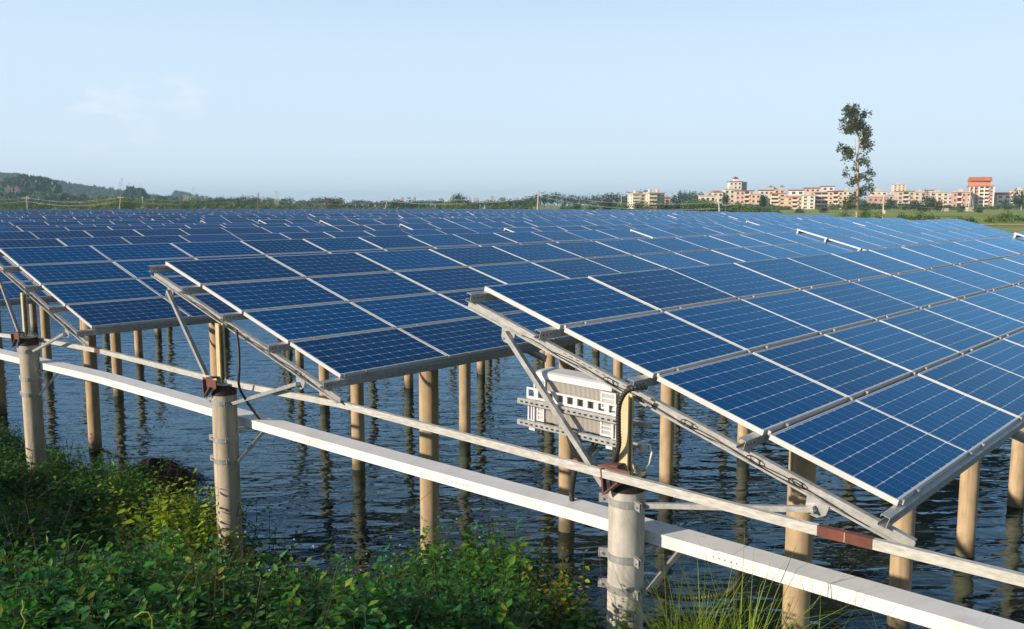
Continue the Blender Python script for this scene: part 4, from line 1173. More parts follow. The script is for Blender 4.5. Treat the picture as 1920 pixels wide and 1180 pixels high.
# bush belt behind the array on the left
def belt(xs, d0, d1, tops, wr, lab, cat, tones, shape, grp, dens=1.0):
    x, cnt = xs[0], 0
    while x < xs[1]:
        wp = rng.uniform(*wr); yt = np.interp(x, *tops) + rng.uniform(-2.5, 2.5)
        cnt += 1
        tree(x, rng.uniform(d0, d1), yt, wp, '%s, %s from left' % (lab, ordw(cnt)), cat, tones[rng.integers(0, len(tones))], shape, grp, dens)
        x += wp * rng.uniform(.38, .6)
GB, GM, GT = 'bushes behind the solar farm', 'meadow bushes', 'distant tree belt'
belt((-20, 160), 345, 400, ([0, 30, 60, 160], [372, 375, 379, 380]), (26, 44), 'green bush on the left behind the last rows of panels', 'bush', [T_GREEN], 'bush', GB)
belt((160, 480), 345, 400, ([160, 185, 205, 240, 320, 345, 400, 480], [377, 370, 366, 373, 379, 372, 377, 380]), (24, 40), 'bright green bush behind the panels left of the brown pole', 'bush', [T_GREEN, T_BRIGHT], 'bush', GB)
belt((488, 545), 360, 420, ([488, 545], [381, 383]), (16, 26), 'low green bush between the brown pole and the metal mast', 'bush', [T_GREEN, T_BRIGHT], 'bush', GB)
belt((545, 820), 360, 420, ([545, 820], [389.5, 389.5]), (14, 24), 'low hedge bush along the field edge left of centre', 'bush', [T_BRIGHT], 'bush', GB, .7)
belt((822, 890), 350, 400, ([822, 845, 890], [384, 378, 382]), (22, 34), 'bright bush at the foot of the big round tree', 'bush', [T_GREEN, T_BRIGHT], 'bush', GB)
belt((915, 1000), 340, 390, ([915, 940, 1000], [385, 383, 386]), (20, 30), 'green bush left of the straight concrete pole', 'bush', [T_GREEN], 'bush', GB)
belt((1055, 1110), 330, 370, ([1055, 1085, 1110], [386, 380, 386]), (20, 34), 'green bush right of the straight concrete pole', 'bush', [T_GREEN], 'bush', GB)
belt((1115, 1345), 240, 290, ([1115, 1140, 1180, 1200, 1260, 1345], [381, 376, 377, 378, 376, 376]), (26, 44), 'dark green bush in the thicket below the white houses', 'bush', [T_GREEN, T_GREEN, T_DARK], 'bush', GB)
belt((1345, 1470), 220, 270, ([1345, 1400, 1470], [381, 385, 391]), (22, 36), 'bush below the town left of the lone eucalyptus', 'bush', [T_GREEN, T_DARK], 'bush', GM)
for px, d, yt, wp, lab, tn in ((1585, 215, 395, 34, 'bush left of the eucalyptus foot', T_BRIGHT), (1622, 210, 391, 36, 'dark round bush right of the eucalyptus foot', T_GREEN), (1645, 200, 397, 26, 'yellowish bush by the pole right of the eucalyptus', T_BRIGHT),
                               (1690, 175, 400, 40, 'bush behind the end of the fourth row', T_GREEN), (1725, 168, 397, 44, 'large dark bush in the meadow above the sand track', T_GREEN), (1750, 172, 402, 40, 'meadow bush just right of the large dark bush', T_GREEN),
                               (1795, 176, 406, 44, 'low bush by the sand track right of centre meadow', T_GREEN), (1820, 178, 408, 36, 'low bush at the middle of the sand track', T_GREEN), (1887, 182, 397, 40, 'round bush near the right edge above the track', T_GREEN),
                               (1910, 190, 404, 36, 'bush at the right edge of the meadow', T_GREEN), (1860, 182, 412, 30, 'yellow-green scrub left of the round bush', T_BRIGHT), (1705, 190, 404, 30, 'scrub behind the large dark bush', T_BRIGHT)):
    tree(px, d, yt, wp, lab, 'bush', tn, 'bush', GM)
# trees
for px, d, yt, wp, lab, tn, sh, ct in (
    (862, 390, 362, 40, 'big round umbrella-crowned tree left of centre', T_DARK, 'round', 'tree'), (828, 400, 371, 18, 'bushy tree left of the big round tree', T_GREEN, 'round', 'tree'),
    (880, 380, 374, 20, 'dark lower tree right of the big round tree', T_BROWN, 'round', 'tree'),
    (739, 385, 373, 14, 'dark tree right of the strongly leaning pole', T_DARK, 'round', 'tree'), (767, 385, 367, 13, 'pointed conifer, left of a close pair', T_DARK, 'cone', 'conifer'), (777, 385, 368, 13, 'pointed conifer, right of a close pair', T_DARK, 'cone', 'conifer'),
    (754, 390, 375, 8, 'thin dark tree between the round dark tree and the conifers', T_DARK, 'cone', 'conifer'),
    (622, 380, 369, 30, 'brownish feathery tree left of centre', T_BROWN, 'round', 'tree'), (636, 400, 371, 22, 'feathery tree touching the brownish one', T_GREEN, 'round', 'tree'),
    (1140, 270, 372, 42, 'rust-brown bushy tree in the thicket', T_BROWN, 'round', 'tree'), (1430, 300, 364, 16, 'dark narrow tree in front of the pink houses', T_DARK, 'round', 'tree'), (1360, 330, 363, 24, 'round tree in front of the hotel tower', T_DARK, 'round', 'tree'),
    (1735, 360, 356, 24, 'dark conical tree among the houses on the right', T_DARK, 'cone', 'tree'), (1745, 350, 364, 28, 'broad dark tree among the houses on the right', T_DARK, 'round', 'tree'), (1715, 360, 374, 30, 'low dark tree below the balconied house', T_DARK, 'round', 'tree'),
    (1885, 380, 374, 18, 'tree in front of the white gabled house', T_DARK, 'round', 'tree'), (1903, 420, 354, 14, 'tall tree near the right edge left of its twin', T_DARK, 'round', 'tree'), (1917, 420, 355, 14, 'tall tree at the right edge', T_DARK, 'round', 'tree'),
    (1908, 400, 366, 30, 'broad dark tree mass at the right edge', T_DARK, 'round', 'tree'), (1590, 350, 372, 24, 'dark tree behind the eucalyptus', T_DARK, 'round', 'tree'), (1620, 350, 376, 30, 'dark tree behind the eucalyptus foot on its right', T_DARK, 'round', 'tree'),
    (1668, 360, 372, 26, 'dark tree behind the concrete pole right of the eucalyptus', T_DARK, 'round', 'tree'), (1545, 330, 388, 22, 'low dark shrub below the white balcony house', T_DARK, 'bush', 'bush'), (1500, 330, 391, 24, 'low dark shrub in the field below the houses', T_DARK, 'bush', 'bush'),
    (1800, 330, 385, 20, 'shrub left of the orange-roofed tower foot', T_GREEN, 'bush', 'bush'), (1835, 330, 390, 16, 'dark shrub in front of the orange-roofed tower', T_DARK, 'bush', 'bush'),
    (1763, 350, 371, 18, 'dark tree left of the brick house beside the tower', T_DARK, 'round', 'tree')):
    tree(px, d, yt, wp, lab, ct, tn, sh)
belt((945, 1000), 620, 700, ([945, 965, 1000], [371, 372, 374]), (14, 22), 'bluish tree in the low belt left of the straight concrete pole', 'tree', [T_DARK], 'round', GT)
belt((995, 1180), 560, 680, ([995, 1016, 1035, 1060, 1085, 1105, 1130, 1150, 1180], [370, 361, 358, 366, 364, 367, 360, 362, 361]), (16, 26), 'tall bluish-green tree in the belt left of the white houses', 'tree', [T_DARK], 'round', GT)
belt((1180, 1345), 640, 760, ([1180, 1208, 1250, 1275, 1300, 1345], [360, 357, 372, 358, 360, 362]), (14, 22), 'bluish tree behind the white houses', 'tree', [T_DARK], 'round', GT)
belt((470, 640), 700, 850, ([470, 530, 550, 560, 600, 640], [372, 372, 371, 378, 371, 372]), (14, 24), 'hazy tree behind the field left of centre', 'tree', [T_DARK], 'round', GT)
belt((660, 940), 900, 1100, ([660, 700, 780, 812, 820, 900, 940], [378, 377, 378, 372, 378, 378, 379]), (12, 22), 'hazy blue tree on the skyline near the centre', 'tree', [T_DARK], 'round', GT)
belt((395, 485), 520, 640, ([395, 420, 440, 485], [370, 368, 372, 364]), (18, 28), 'dark tree behind the bushes left of the brown pole', 'tree', [T_DARK], 'round', GT)
belt((1360, 1920), 700, 800, ([1360, 1500, 1640, 1700, 1780, 1920], [372, 374, 370, 366, 368, 366]), (18, 30), 'dark tree between the houses of the town', 'tree', [T_DARK], 'round', GT, .8)

belt((480, 900), 450, 540, ([480, 560, 620, 700, 800, 900], [380, 383, 380, 384, 383, 381]), (16, 26), 'small green tree along the field left of centre', 'tree', [T_DARK, T_GREEN], 'bush', GT)
belt((900, 1010), 480, 560, ([900, 950, 1010], [377, 376, 372]), (20, 30), 'green tree in the low belt before the straight pole', 'tree', [T_DARK, T_GREEN], 'round', GT)
belt((300, 480), 560, 700, ([300, 400, 480], [376, 371, 373]), (18, 28), 'blue-green tree behind the left bushes', 'tree', [T_DARK], 'round', GT)
belt((1300, 1480), 420, 480, ([1300, 1345, 1390, 1480], [375, 378, 381, 388]), (18, 28), 'dark tree below the left end of the town', 'tree', [T_DARK, T_GREEN], 'round', GT)
belt((1560, 1700), 430, 480, ([1560, 1620, 1700], [383, 380, 382]), (16, 26), 'dark tree at the town edge around the eucalyptus', 'tree', [T_DARK, T_GREEN], 'round', GT)
belt((1700, 1920), 440, 500, ([1700, 1780, 1815, 1860, 1920], [384, 386, 391, 388, 378]), (16, 26), 'dark tree at the right end of the town', 'tree', [T_DARK, T_GREEN], 'round', GT)

# ------------------------------------------------------------------ wooded hills
M['hill'] = mat('hill_ground', (.035, .05, .025), .95, 0, (.06, .07, .035), .01)
def hill(lab, d, depth, prof, seed, ntree, tsize, tones=T_DARK):
    """ridge whose crest follows prof = [(px, py)], with woods on it"""
    rg = np.random.default_rng(seed)
    xs = np.linspace(prof[0][0], prof[-1][0], 60); ys = np.interp(xs, [p[0] for p in prof], [p[1] for p in prof])
    nd = 9; V, Fc = [], []
    base = land(d) - 3
    for x, y in zip(xs, ys):
        top = max(base + .5, CAM.z + (388 - y) / F_PX * d) - tsize * .8
        for j in range(nd):
            t = j / (nd - 1) * 2 - 1; dd = d + t * depth
            v = at(x, 388, d); dirv = Vector((v.x - CAM.x, v.y - CAM.y, 0)).normalized()
            q = Vector((v.x, v.y, 0)) + dirv * t * depth
            V.append((q.x, q.y, base + max(0, top - base) * (math.cos(t * math.pi) * .5 + .5) ** .8))
    for i in range(len(xs) - 1):
        for j in range(nd - 1): Fc.append((i * nd + j, (i + 1) * nd + j, (i + 1) * nd + j + 1, i * nd + j + 1))
    ho = tag(link('hill', np_mesh('hill', V, Fc, M['hill'])), kind='structure')
    # woods: tree-sized clumps of leaf faces
    n = ntree; fx = rg.uniform(0, len(xs) - 1.01, n); ft = rg.uniform(0, (nd - 1) * .58, n)
    Va = np.array(V).reshape(len(xs), nd, 3); i0, j0 = fx.astype(int), ft.astype(int); a, b_ = (fx - i0)[:, None], (ft - j0)[:, None]
    g = Va[i0, j0] * (1 - a) * (1 - b_) + Va[i0 + 1, j0] * a * (1 - b_) + Va[i0, j0 + 1] * (1 - a) * b_ + Va[i0 + 1, j0 + 1] * a * b_
    hh = tsize * rg.uniform(.6, 1.25, n); per = 34
    c = np.repeat(g, per, 0); H = np.repeat(hh, per); dd = unit(rg.normal(size=(n * per, 3)))
    pos = c + dd * np.stack([H * .33, H * .33, H * .42], 1) * (rg.random((n * per, 1)) ** .4) + np.stack([H * 0, H * 0, H * .52], 1)
    L = H * .42; dr = unit(rg.normal(size=(n * per, 3))); sd = unit(np.cross(dr, rg.normal(size=(n * per, 3)))) * (L * .5)[:, None]
    Vv = np.stack([pos - sd, pos + dr * L[:, None], pos + sd], 1).reshape(-1, 3); Ff = np.arange(n * per * 3).reshape(-1, 3)
    tn = np.array(tones); col = np.repeat(tn[rg.integers(0, len(tn), n)] * rg.uniform(.75, 1.35, (n, 1)), per * 3, 0)
    tag(link('forest', np_mesh('forest', Vv, Ff, M['tree'], col)), lab, 'forest', kind='stuff')
hill('hazy woods along the high ridge at the far left', 1750, 330, [(-160, 330), (-60, 322), (0, 325), (40, 327), (75, 333), (105, 338), (130, 344), (165, 349), (200, 354), (240, 359), (290, 367), (330, 374), (380, 384)], 1, 2600, 9)
hill('hazy woods on the small pointed hill left of centre', 2100, 260, [(270, 386), (310, 372), (322, 364), (332, 358), (345, 361), (370, 366), (400, 371), (440, 377), (500, 386)], 2, 700, 9)
hill('dark eucalyptus wood on the near slope at the left edge', 900, 120, [(-80, 345), (-20, 345), (5, 350), (12, 358), (20, 340), (40, 338), (70, 337), (95, 341), (108, 350), (116, 374), (120, 386)], 3, 900, 11)
hill('dark block of trees on the slope right of the left-hand masts', 1000, 70, [(230, 386), (238, 362), (246, 355), (262, 359), (272, 364), (278, 386)], 4, 160, 10)
hill('low dark wood below the left ridge', 760, 90, [(-60, 368), (0, 365), (25, 362), (50, 367), (85, 366), (120, 368), (160, 373), (230, 378), (300, 374), (325, 372), (330, 384)], 5, 700, 8)

# ------------------------------------------------------------------ town
def wallmat(c): 
    k = 'wall_%.2f_%.2f_%.2f' % c
    if k not in M: M[k] = mat(k, c, .85, 0, tuple(x * .86 for x in c), .35)
    return M[k]
M['glass'] = mat('window_glass', (.03, .04, .05), .15)
M['trim'] = mat('window_trim', (.80, .74, .70), .7)
M['rooftile'] = mat('orange_roof_tile', (.50, .13, .05), .75, 0, (.58, .19, .08), .6)
M['maroon'] = mat('maroon_tile', (.26, .05, .06), .7)
M['slab'] = mat('concrete_slab', (.52, .46, .40), .85)
M['bluewall'] = mat('blue_grey_wall', (.22, .27, .34), .5)
PINK, BRICK, CREAM, WHITE, TAN, ORNG = (.74, .48, .40), (.60, .32, .25), (.80, .68, .56), (.85, .79, .76), (.66, .52, .42), (.74, .48, .33)
_win = {}
def win_mesh(w_, h_, bal):
    k = (round(w_, 1), round(h_, 1), bal)
    if k not in _win:
        b = MB(); b.box(-w_ / 2 - .12, w_ / 2 + .12, -.10, 0, -.12, h_ + .12, 0)
        b.box(-w_ / 2, -0.03, -.13, -.101, 0, h_, 1); b.box(.03, w_ / 2, -.13, -.101, 0, h_, 1)
        _win[k] = b.mesh('window', [M['trim'], M['glass']])
    return _win[k]
def house(x0, x1, yt, d, lab, col, floors, cols, roof='flat', side=None, rot=0.0, balc=0, z=None, depth=10, par=None, nowin=False):
    v = land_pt((x0 + x1) / 2, d)
    if z is not None: v.z = z
    wd = px2m(x1 - x0, d) ; h = hgt(v, yt)
    ry = -math.atan2(v.x - CAM.x, v.y - CAM.y) + rot
    o = tag(empty('house', v, ry), lab, 'building', 'houses of the town')
    X = wd / 2
    b = MB(); b.box(-X, X, 0, depth, -1, h); b.build('wall', wallmat(col), o)
    fh = h / floors
    for i in range(1, floors):
        b = MB(); b.box(-X - .15, X + .15, -.15, depth + .1, i * fh - .16, i * fh + .12); b.build('floor_band', M['slab'], o)
    cw = wd / cols
    if not nowin:
        for i in range(floors):
            for j in range(cols):
                if balc and j in (balc if isinstance(balc, tuple) else (balc,)):
                    b = MB(); b.box(-X + j * cw + .2, -X + (j + 1) * cw - .2, -.05, -.01, i * fh + .25, (i + 1) * fh - .35, 0)
                    p = b.build('loggia', M['glass'], o)
                    b = MB(); b.box(-X + j * cw, -X + (j + 1) * cw, -1.0, -.16, i * fh - .1, i * fh + .14, 0); b.box(-X + j * cw, -X + (j + 1) * cw, -1.0, -.9, i * fh + .14, i * fh + 1.0, 0)
                    b.build('balcony', wallmat(CREAM), o)
                else:
                    link('window', win_mesh(cw * .45, fh * .48, 0), o, (-X + (j + .5) * cw, -.001, i * fh + fh * .25))
        ns = max(1, int(depth / 4.5))
        for sx in (-1, 1):
            for i in range(floors):
                for j in range(ns):
                    link('window', win_mesh(1.4, fh * .48, 0), o, (sx * (X + .001), (j + .5) * depth / ns, i * fh + fh * .25), (0, 0, sx * math.pi / 2))
    rm = {'flat': M['slab'], 'tile': M['rooftile'], 'maroon': M['maroon'], 'hip': M['rooftile'], 'gable': M['rooftile'], 'pagoda': M['bluewall']}[roof]
    b = MB()
    if roof in ('flat', 'tile', 'maroon'):
        b.box(-X - .5, X + .5, -.5, depth + .4, h + .001, h + .55)
        if roof == 'flat': b.box(-X * .3, X * .2, depth * .4, depth * .75, h + .55, h + 2.2)
    elif roof in ('hip', 'pagoda'):
        rh = max(1.2, wd * .16); e = .7
        b.add([(-X - e, -e, h), (X + e, -e, h), (X + e, depth + e, h), (-X - e, depth + e, h), (-X * .35, depth / 2, h + rh), (X * .35, depth / 2, h + rh)], [(0, 1, 5, 4), (1, 2, 5), (2, 3, 4, 5), (3, 0, 4), (3, 2, 1, 0)])
    else:
        rh = max(1.4, wd * .2); e = .6
        b.add([(-X - e, -e, h), (X + e, -e, h), (X + e, depth + e, h), (-X - e, depth + e, h), (-X - e, depth / 2, h + rh), (X + e, depth / 2, h + rh)], [(0, 1, 5, 4), (2, 3, 4, 5), (1, 2, 5), (3, 0, 4), (3, 2, 1, 0)])
    b.build('roof', rm, o)
    return o, v, wd, h, ry
# orange-roofed tower
o, v, wd, h, ry = house(1818, 1859, 349, 560, 'tall red and white house with orange gabled roof at right', (.55, .25, .18), 6, 5, 'tile', balc=(2, 3), rot=.12, depth=13)
X = wd / 2
b = MB(); b.box(-X * .97, X * .72, 1, 12, h + .56, h + 3.4); b.build('attic', wallmat((.55, .25, .18)), o)
b = MB(); e = .8; z0_ = h + 3.4
b.add([(-X - .2, -.3, z0_), (X * .85, -.3, z0_), (X * .85, 12.6, z0_), (-X - .2, 12.6, z0_), (-X - .2, 5, z0_ + 2.6), (X * .85, 5, z0_ + 2.6)], [(0, 1, 5, 4), (2, 3, 4, 5), (1, 2, 5), (3, 0, 4), (3, 2, 1, 0)]); b.build('gable_roof', M['rooftile'], o)
b = MB(); b.add([(X * .05, -.9, z0_ + .1), (X * .75, -.9, z0_ + .1), (X * .40, -.9, z0_ + 2.0), (X * .05, 3, z0_ + .1), (X * .75, 3, z0_ + .1), (X * .40, 5, z0_ + 2.0)], [(0, 1, 2), (0, 2, 5, 3), (1, 4, 5, 2), (0, 3, 4, 1)]); b.build('front_gable', M['rooftile'], o)
for xx in (-X * .98, -X * .62, -X * .2 , X * .22, X * .98):
    b = MB(); b.box(xx - .3, xx + .3, -1.15, -.16, -1, h - .2); b.build('pilaster', M['trim'], o)
H = house
H(1787, 1817, 360, 555, 'pink brick three-storey house left of the orange-roofed tower', BRICK, 3, 4, 'flat', balc=(1,), rot=.1)
H(1869, 1893, 365, 565, 'white house with orange gable right of the tower', WHITE, 3, 2, 'gable', rot=.25)
H(1894, 1926, 357, 600, 'cream block at the right edge of the town', CREAM, 4, 4, 'flat', rot=.1)
H(1674, 1695, 346, 900, 'slim pale apartment tower far behind the houses', CREAM, 10, 3, 'flat', rot=.15, depth=16)
H(1683, 1712, 359, 560, 'tan house with balconies and orange roof edge right of the pole', TAN, 4, 3, 'tile', balc=(1,), rot=.2)
H(1666, 1683, 366, 575, 'low tan wing left of the balconied tan house', TAN, 3, 2, 'flat', rot=.2)
H(1714, 1734, 360, 640, 'brown house half hidden by the conical tree', TAN, 4, 2, 'flat', rot=.1)
H(1736, 1757, 357, 700, 'pink block with brown roof behind the cream house', PINK, 4, 3, 'maroon', rot=.1)
H(1745, 1776, 361, 600, 'cream house with square windows left of the brick house', CREAM, 4, 3, 'flat', rot=.2)
H(1776, 1787, 368, 640, 'small pink house squeezed beside the brick house', PINK, 3, 1, 'flat')
H(1754, 1766, 382, 520, 'low hut with orange hip roof', TAN, 1, 1, 'hip', depth=6)
H(1476, 1504, 369, 520, 'orange-pink two-storey house at the field edge', ORNG, 3, 3, 'tile', balc=(1,), rot=.1)
H(1481, 1506, 357, 560, 'white upper house with maroon eaves behind the orange-pink house', WHITE, 4, 2, 'maroon', rot=.1)
H(1504, 1527, 366, 515, 'white plain-fronted house in the middle of the town', (.80, .75, .68), 4, 2, 'flat', rot=.05)
H(1527, 1552, 360, 525, 'shaded house with deep balconies right of the white front', TAN, 4, 2, 'flat', balc=(0, 1), rot=.05)
H(1509, 1536, 353, 600, 'pink upper storey rising behind the white front', PINK, 5, 3, 'maroon', rot=.1)
H(1540, 1562, 350, 640, 'white penthouse house with maroon roof edge', WHITE, 5, 2, 'maroon', rot=.1)
H(1553, 1579, 359, 515, 'orange brick house with dark central loggias left of the eucalyptus', ORNG, 4, 3, 'maroon', balc=(1,), rot=.05)
H(1579, 1597, 358, 540, 'cream house just left of the eucalyptus trunk', CREAM, 4, 2, 'flat', rot=.1)
H(1632, 1661, 359, 620, 'cream house right of the eucalyptus', CREAM, 4, 3, 'flat', rot=.1)
H(1628, 1664, 369, 560, 'red-brown low house right of the eucalyptus', BRICK, 2, 4, 'flat', rot=.1)
H(1312, 1341, 367, 560, 'low cream house at the left end of the town', CREAM, 2, 3, 'flat', rot=.1)
H(1336, 1355, 360, 640, 'house with red hipped roof behind trees', CREAM, 3, 2, 'hip', rot=.1)
H(1358, 1386, 355, 640, 'stepped cream lower block of the hotel tower', CREAM, 4, 3, 'flat', rot=.15)
o, v, wd, h, ry = H(1367, 1389, 341, 680, 'white hotel tower with small pagoda on top', WHITE, 7, 3, 'maroon', rot=.15, depth=12)
b = MB(); b.box(-wd * .1, wd * .22, 3, 7, h + .56, h + 2.8); b.build('pagoda', M['trim'], o)
b = MB(); b.add([(-wd * .2, 2, h + 2.8), (wd * .32, 2, h + 2.8), (wd * .32, 8, h + 2.8), (-wd * .2, 8, h + 2.8), (wd * .06, 5, h + 4.4)], [(0, 1, 4), (1, 2, 4), (2, 3, 4), (3, 0, 4), (3, 2, 1, 0)]); b.build('pagoda_roof', M['maroon'], o)
H(1389, 1399, 342, 690, 'blue-grey wing on the right of the hotel tower', (.30, .36, .45), 7, 2, 'flat', rot=.15, depth=12)
H(1379, 1412, 358, 590, 'pink house with tall dark windows below the hotel', PINK, 4, 4, 'maroon', balc=(2,), rot=.1)
H(1408, 1425, 364, 580, 'small pink house right of the hotel', ORNG, 3, 2, 'flat')
H(1424, 1449, 357, 600, 'white house with maroon roof bands left of the brown pavilions', (.80, .66, .62), 4, 3, 'maroon', rot=.1)
o, v, wd, h, ry = H(1441, 1470, 356, 660, 'grey-brown house with roof pavilions', TAN, 5, 3, 'flat', rot=.1)
for xx in (-wd * .36, wd * .34):
    b = MB(); b.box(xx - 1.2, xx + 1.2, 1.5, 4, h + .56, h + 2.4); b.build('pavilion', M['slab'], o)
    b = MB(); b.add([(xx - 1.9, .9, h + 2.4), (xx + 1.9, .9, h + 2.4), (xx + 1.9, 4.6, h + 2.4), (xx - 1.9, 4.6, h + 2.4), (xx, 2.7, h + 3.9)], [(0, 1, 4), (1, 2, 4), (2, 3, 4), (3, 0, 4), (3, 2, 1, 0)]); b.build('pavilion_roof', M['bluewall'], o)
H(1446, 1472, 363, 530, 'tan house with open loggias below the pavilions', TAN, 4, 2, 'tile', balc=(0,), rot=.08)
H(1186, 1212, 364, 470, 'white stepped house standing alone, left of a pair', (.80, .70, .58), 4, 2, 'flat', balc=(0,), rot=.3, z=6.2)
H(1217, 1231, 362, 465, 'white balconied front of the right house of the lone pair', (.82, .74, .62), 4, 1, 'flat', balc=(0,) , rot=.3, z=5.6)
H(1231, 1246, 362, 468, 'blue-grey side block of the right house of the lone pair', (.36, .43, .52), 4, 2, 'flat', rot=.3, z=5.6)
H(1246, 1256, 371, 500, 'small orange-roofed shed right of the lone pair', ORNG, 1, 1, 'hip', z=8)
H(1213, 1219, 366, 520, 'orange-brown wall between the lone pair of houses', ORNG, 3, 1, 'flat', z=7)
for i, (x0, x1, yt, zz) in enumerate(((504, 512, 371, 11), (660, 668, 374, 11), (741, 750, 373, 11), (752, 758, 370, 11), (888, 898, 371, 11), (920, 927, 368, 11), (980, 990, 371, 11), (590, 596, 375, 11), (840, 850, 374, 11))):
    H(x0, x1, yt, 2300, 'faint pinkish building on the hazy skyline, %s from the left' % ordw(i + 1), (.68, .46, .38), 5, 3, 'flat', z=zz, depth=20)
for x0, x1, yt, lab in ((12, 25, 352, 'pink farmhouse at the left edge below the wooded ridge'), (30, 37, 352, 'upright pink house on the wooded slope at left'), (35, 45, 358, 'low pink house right of the upright one on the wooded slope')):
    H(x0, x1, yt, 740, lab, (.72, .50, .42), 1, 1, 'flat', z=18, depth=9, nowin=True)
H(345, 352, 367, 900, 'small white house below the pointed hill', (.75, .55, .48), 2, 2, 'flat', z=12); H(352, 358, 369, 900, 'second small white house below the pointed hill', WHITE, 2, 1, 'flat', z=12); H(384, 394, 370, 900, 'low white shed below the pointed hill', WHITE, 1, 2, 'flat', z=13)

# ------------------------------------------------------------------ poles, masts, wires
M['pole'] = mat('pole_concrete', (.50, .42, .34), .85, 0, (.60, .52, .42), .8)
M['pole_b'] = mat('pole_brown', (.22, .12, .09), .85)
M['metal'] = mat('mast_metal', (.55, .56, .58), .5, .4)
TOPS = {}
def pole(key, xb, xt, yt, d, lab, m='pole', rad=.17, box=False):
    v = land_pt(xb, d); h = hgt(v, yt)
    o = tag(empty('utility_pole', v), lab, 'pole', 'utility poles')
    dx = px2m(xt - xb, d)
    b = MB(); b.tube([(0, 0, -.3), (dx, 0, h)], [rad, rad * .7], 8); b.build('shaft', M[m], o)
    if key != 'plain':
        b = MB(); b.box(dx - .9, dx + .9, -.06, .06, h - .9, h - .75); b.build('crossarm', M['metal'], o)
        for q in (-.8, 0, .8):
            b = MB(); b.cyl((dx + q, 0, h - .75), (dx + q, 0, h - .5), .06, .03, 6); b.build('insulator', M['trim'], o)
    if box:
        b = MB(); b.box(-.7, .7, -.7, .7, -.2, hgt(v, 393)); b.build('footing', M['pole'], o)
    TOPS[key] = v + Vector((dx, 0, h - .6))
pole('a', 51, 51, 367, 330, 'pale pole near the left edge'); pole('b', 223, 227, 366, 320, 'slightly leaning concrete pole left of centre')
pole('c', 483, 485, 361, 330, 'brown pole with short crossarm left of centre', 'pole_b', .22)
pole('d', 719, 729, 367, 330, 'strongly leaning pale pole near the centre')
pole('e', 1007, 1010, 357, 300, 'straight concrete pole with white footing block near the centre', 'pole', .26, True)
pole('f', 1165, 1165, 364, 420, 'thin pale pole left of the white houses', 'metal', .15)
pole('g', 1351, 1347, 374, 200, 'short thick leaning pole below the hotel', 'pole', .2); pole('h', 1360, 1361, 378, 230, 'thin short pole right of the thick leaning pole', 'pole_b', .1)
pole('i', 1657, 1656, 368, 215, 'concrete pole with box right of the eucalyptus', 'pole', .22)
pole('j', 1915, 1915, 382, 420, 'white pole near the right edge', 'metal', .2); pole('k', 268, 268, 368, 600, 'grey pole behind the bushes at left', 'metal', .25)
pole('l', 152, 152, 377, 420, 'thin pole among bushes at left', 'metal', .12); pole('m', 110, 110, 382, 420, 'short thin pole at left', 'metal', .12)
v = land_pt(1657, 215); b = MB(); b.box(-.3, .3, -.35, -.22, 0, .8); tag(b.build('meter_box', M['trim'], None, v + Vector((0, -.1, 1.4))), 'pale meter box on the concrete pole right of the eucalyptus', 'box')
def wire(p, q, sag, lab, rad=.035):
    pts = [p.lerp(q, t) - Vector((0, 0, sag * 4 * t * (1 - t))) for t in np.linspace(0, 1, 14)]
    b = MB(); b.tube([x - p for x in pts], rad * .55, 4, cap=False); tag(b.build('power_line', M['metal'], None, p), lab, 'wire', 'overhead wires')
far_l, far_r = at(-300, 370, 330), at(2200, 372, 260)
spans = [(far_l, 'a', 'left of the first pole'), ('a', 'b', 'between the first two poles on the left'), ('b', 'c', 'between the leaning left pole and the brown pole'), ('c', 'd', 'between the brown pole and the strongly leaning pole'),
         ('d', 'e', 'between the strongly leaning pole and the straight pole'), ('e', 'f', 'between the straight pole and the white houses'), ('e', 'g', 'between the straight pole and the short thick pole'), ('g', 'i', 'between the short thick pole and the pole right of the eucalyptus'), ('i', far_r, 'at the far right above the meadow')]
for a, c, t in spans:
    p = TOPS[a] if isinstance(a, str) else a; q = TOPS[c] if isinstance(c, str) else c
    for n_, off in enumerate((-.8, .8)):
        for lv in (0, 1.4):
            wire(p + Vector((off, 0, -lv)), q + Vector((off, 0, -lv)), 1.6 + .3 * n_, ('near ' if n_ else 'far ') + ('lower' if lv else 'upper') + ' overhead wire ' + t)
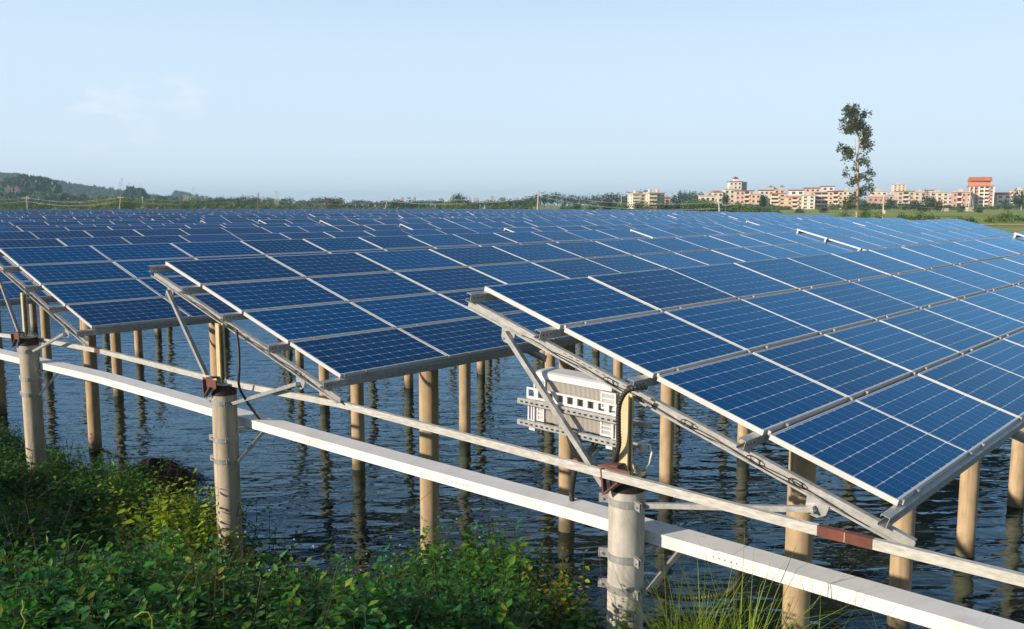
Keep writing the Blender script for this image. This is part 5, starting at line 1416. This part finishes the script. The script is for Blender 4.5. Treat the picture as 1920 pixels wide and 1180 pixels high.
def lattice(px, d, yt, yb, wb, lab, arms=True, z=None):
    v = land_pt(px, d); v.z = CAM.z + (388 - yb) / F_PX * d; h = hgt(v, yt)
    o = tag(empty('pylon', v), lab, 'pylon', 'lattice pylons'); tk = max(.08, .16 * d / F_PX)
    b = MB(); w0, w1 = wb / 2, wb * .12
    for sx in (-1, 1):
        for sy in (-1, 1): b.bar((sx * w0, sy * w0, 0), (sx * w1, sy * w1, h), tk, tk)
    b.build('legs', M['metal'], o)
    b = MB(); n = 9
    for i in range(n):
        t0, t1 = i / n, (i + 1) / n; a0, a1 = w0 + (w1 - w0) * t0, w0 + (w1 - w0) * t1
        for sy in (-1, 1):
            b.bar((-a0, sy * a0, h * t0), (a1, sy * a1, h * t1), tk * .6, tk * .6); b.bar((a0, sy * a0, h * t0), (-a1, sy * a1, h * t1), tk * .6, tk * .6)
    b.build('bracing', M['metal'], o)
    if arms:
        for t in (.80, .9, .98):
            b = MB(); b.bar((-wb * .75, 0, h * t), (wb * .75, 0, h * t), tk, tk); b.build('crossarm', M['metal'], o)
lattice(231, 1900, 333, 358, 7, 'tallest hazy lattice pylon on the left ridge'); lattice(227, 2000, 340, 358, 6, 'fainter pylon just left of the tallest one'); lattice(244, 1900, 342, 358, 3, 'slim mast right of the tallest pylon', False)
lattice(266, 1700, 344, 362, 3, 'slim mast above the dark block of trees', False); lattice(364, 1500, 350, 370, 6, 'pale pylon beside the pointed hill'); lattice(519, 420, 358, 391, 2.4, 'pale steel lattice mast right of the brown pole'); lattice(1818, 400, 366, 401, 3.2, 'grey lattice mast on a concrete block in front of the orange-roofed tower', False)
v = land_pt(1818, 398); b = MB(); b.box(-1.1, 1.1, -1.1, 1.1, -.5, 1.6); tag(b.build('concrete_block', M['slab'], None, v), 'concrete block carrying the grey lattice mast', 'block')
v = land_pt(1772, 380); b = MB(); b.box(-1.3, 1.3, -.8, .8, -.3, 1.4); b.box(-1.4, 1.4, -.9, .9, 1.401, 1.5); tag(b.build('well_house', M['slab'], None, v), 'small pale concrete box in the meadow left of the mast', 'box')
for i, x in enumerate(list(range(548, 650, 9)) + list(range(655, 735, 12)) + list(range(792, 822, 8)) + list(range(884, 915, 8))):
    v = land_pt(x, 520); b = MB(); b.box(-.22, .22, -.22, .22, -.3, hgt(v, 383)); tag(b.build('fence_post', M['pole'], None, v), 'pale field fence post on the skyline, %s from the left' % ordw(i + 1), 'post', 'field fence posts')

# ------------------------------------------------------------------ haze
b = MB(); b.box(-4500, 4500, -1500, 5200, -3.0, 92.0)
M['haze'] = bpy.data.materials.new('haze_air'); M['haze'].use_nodes = True
t = M['haze'].node_tree; t.nodes.remove(t.nodes['Principled BSDF'])
pv = t.nodes.new('ShaderNodeVolumePrincipled'); pv.inputs['Color'].default_value = (.50, .76, 1.0, 1); pv.inputs['Density'].default_value = 0.00021; pv.inputs['Anisotropy'].default_value = 0.0
t.links.new(pv.outputs[0], t.nodes['Material Output'].inputs['Volume'])
tag(b.build('haze', M['haze']), kind='stuff')
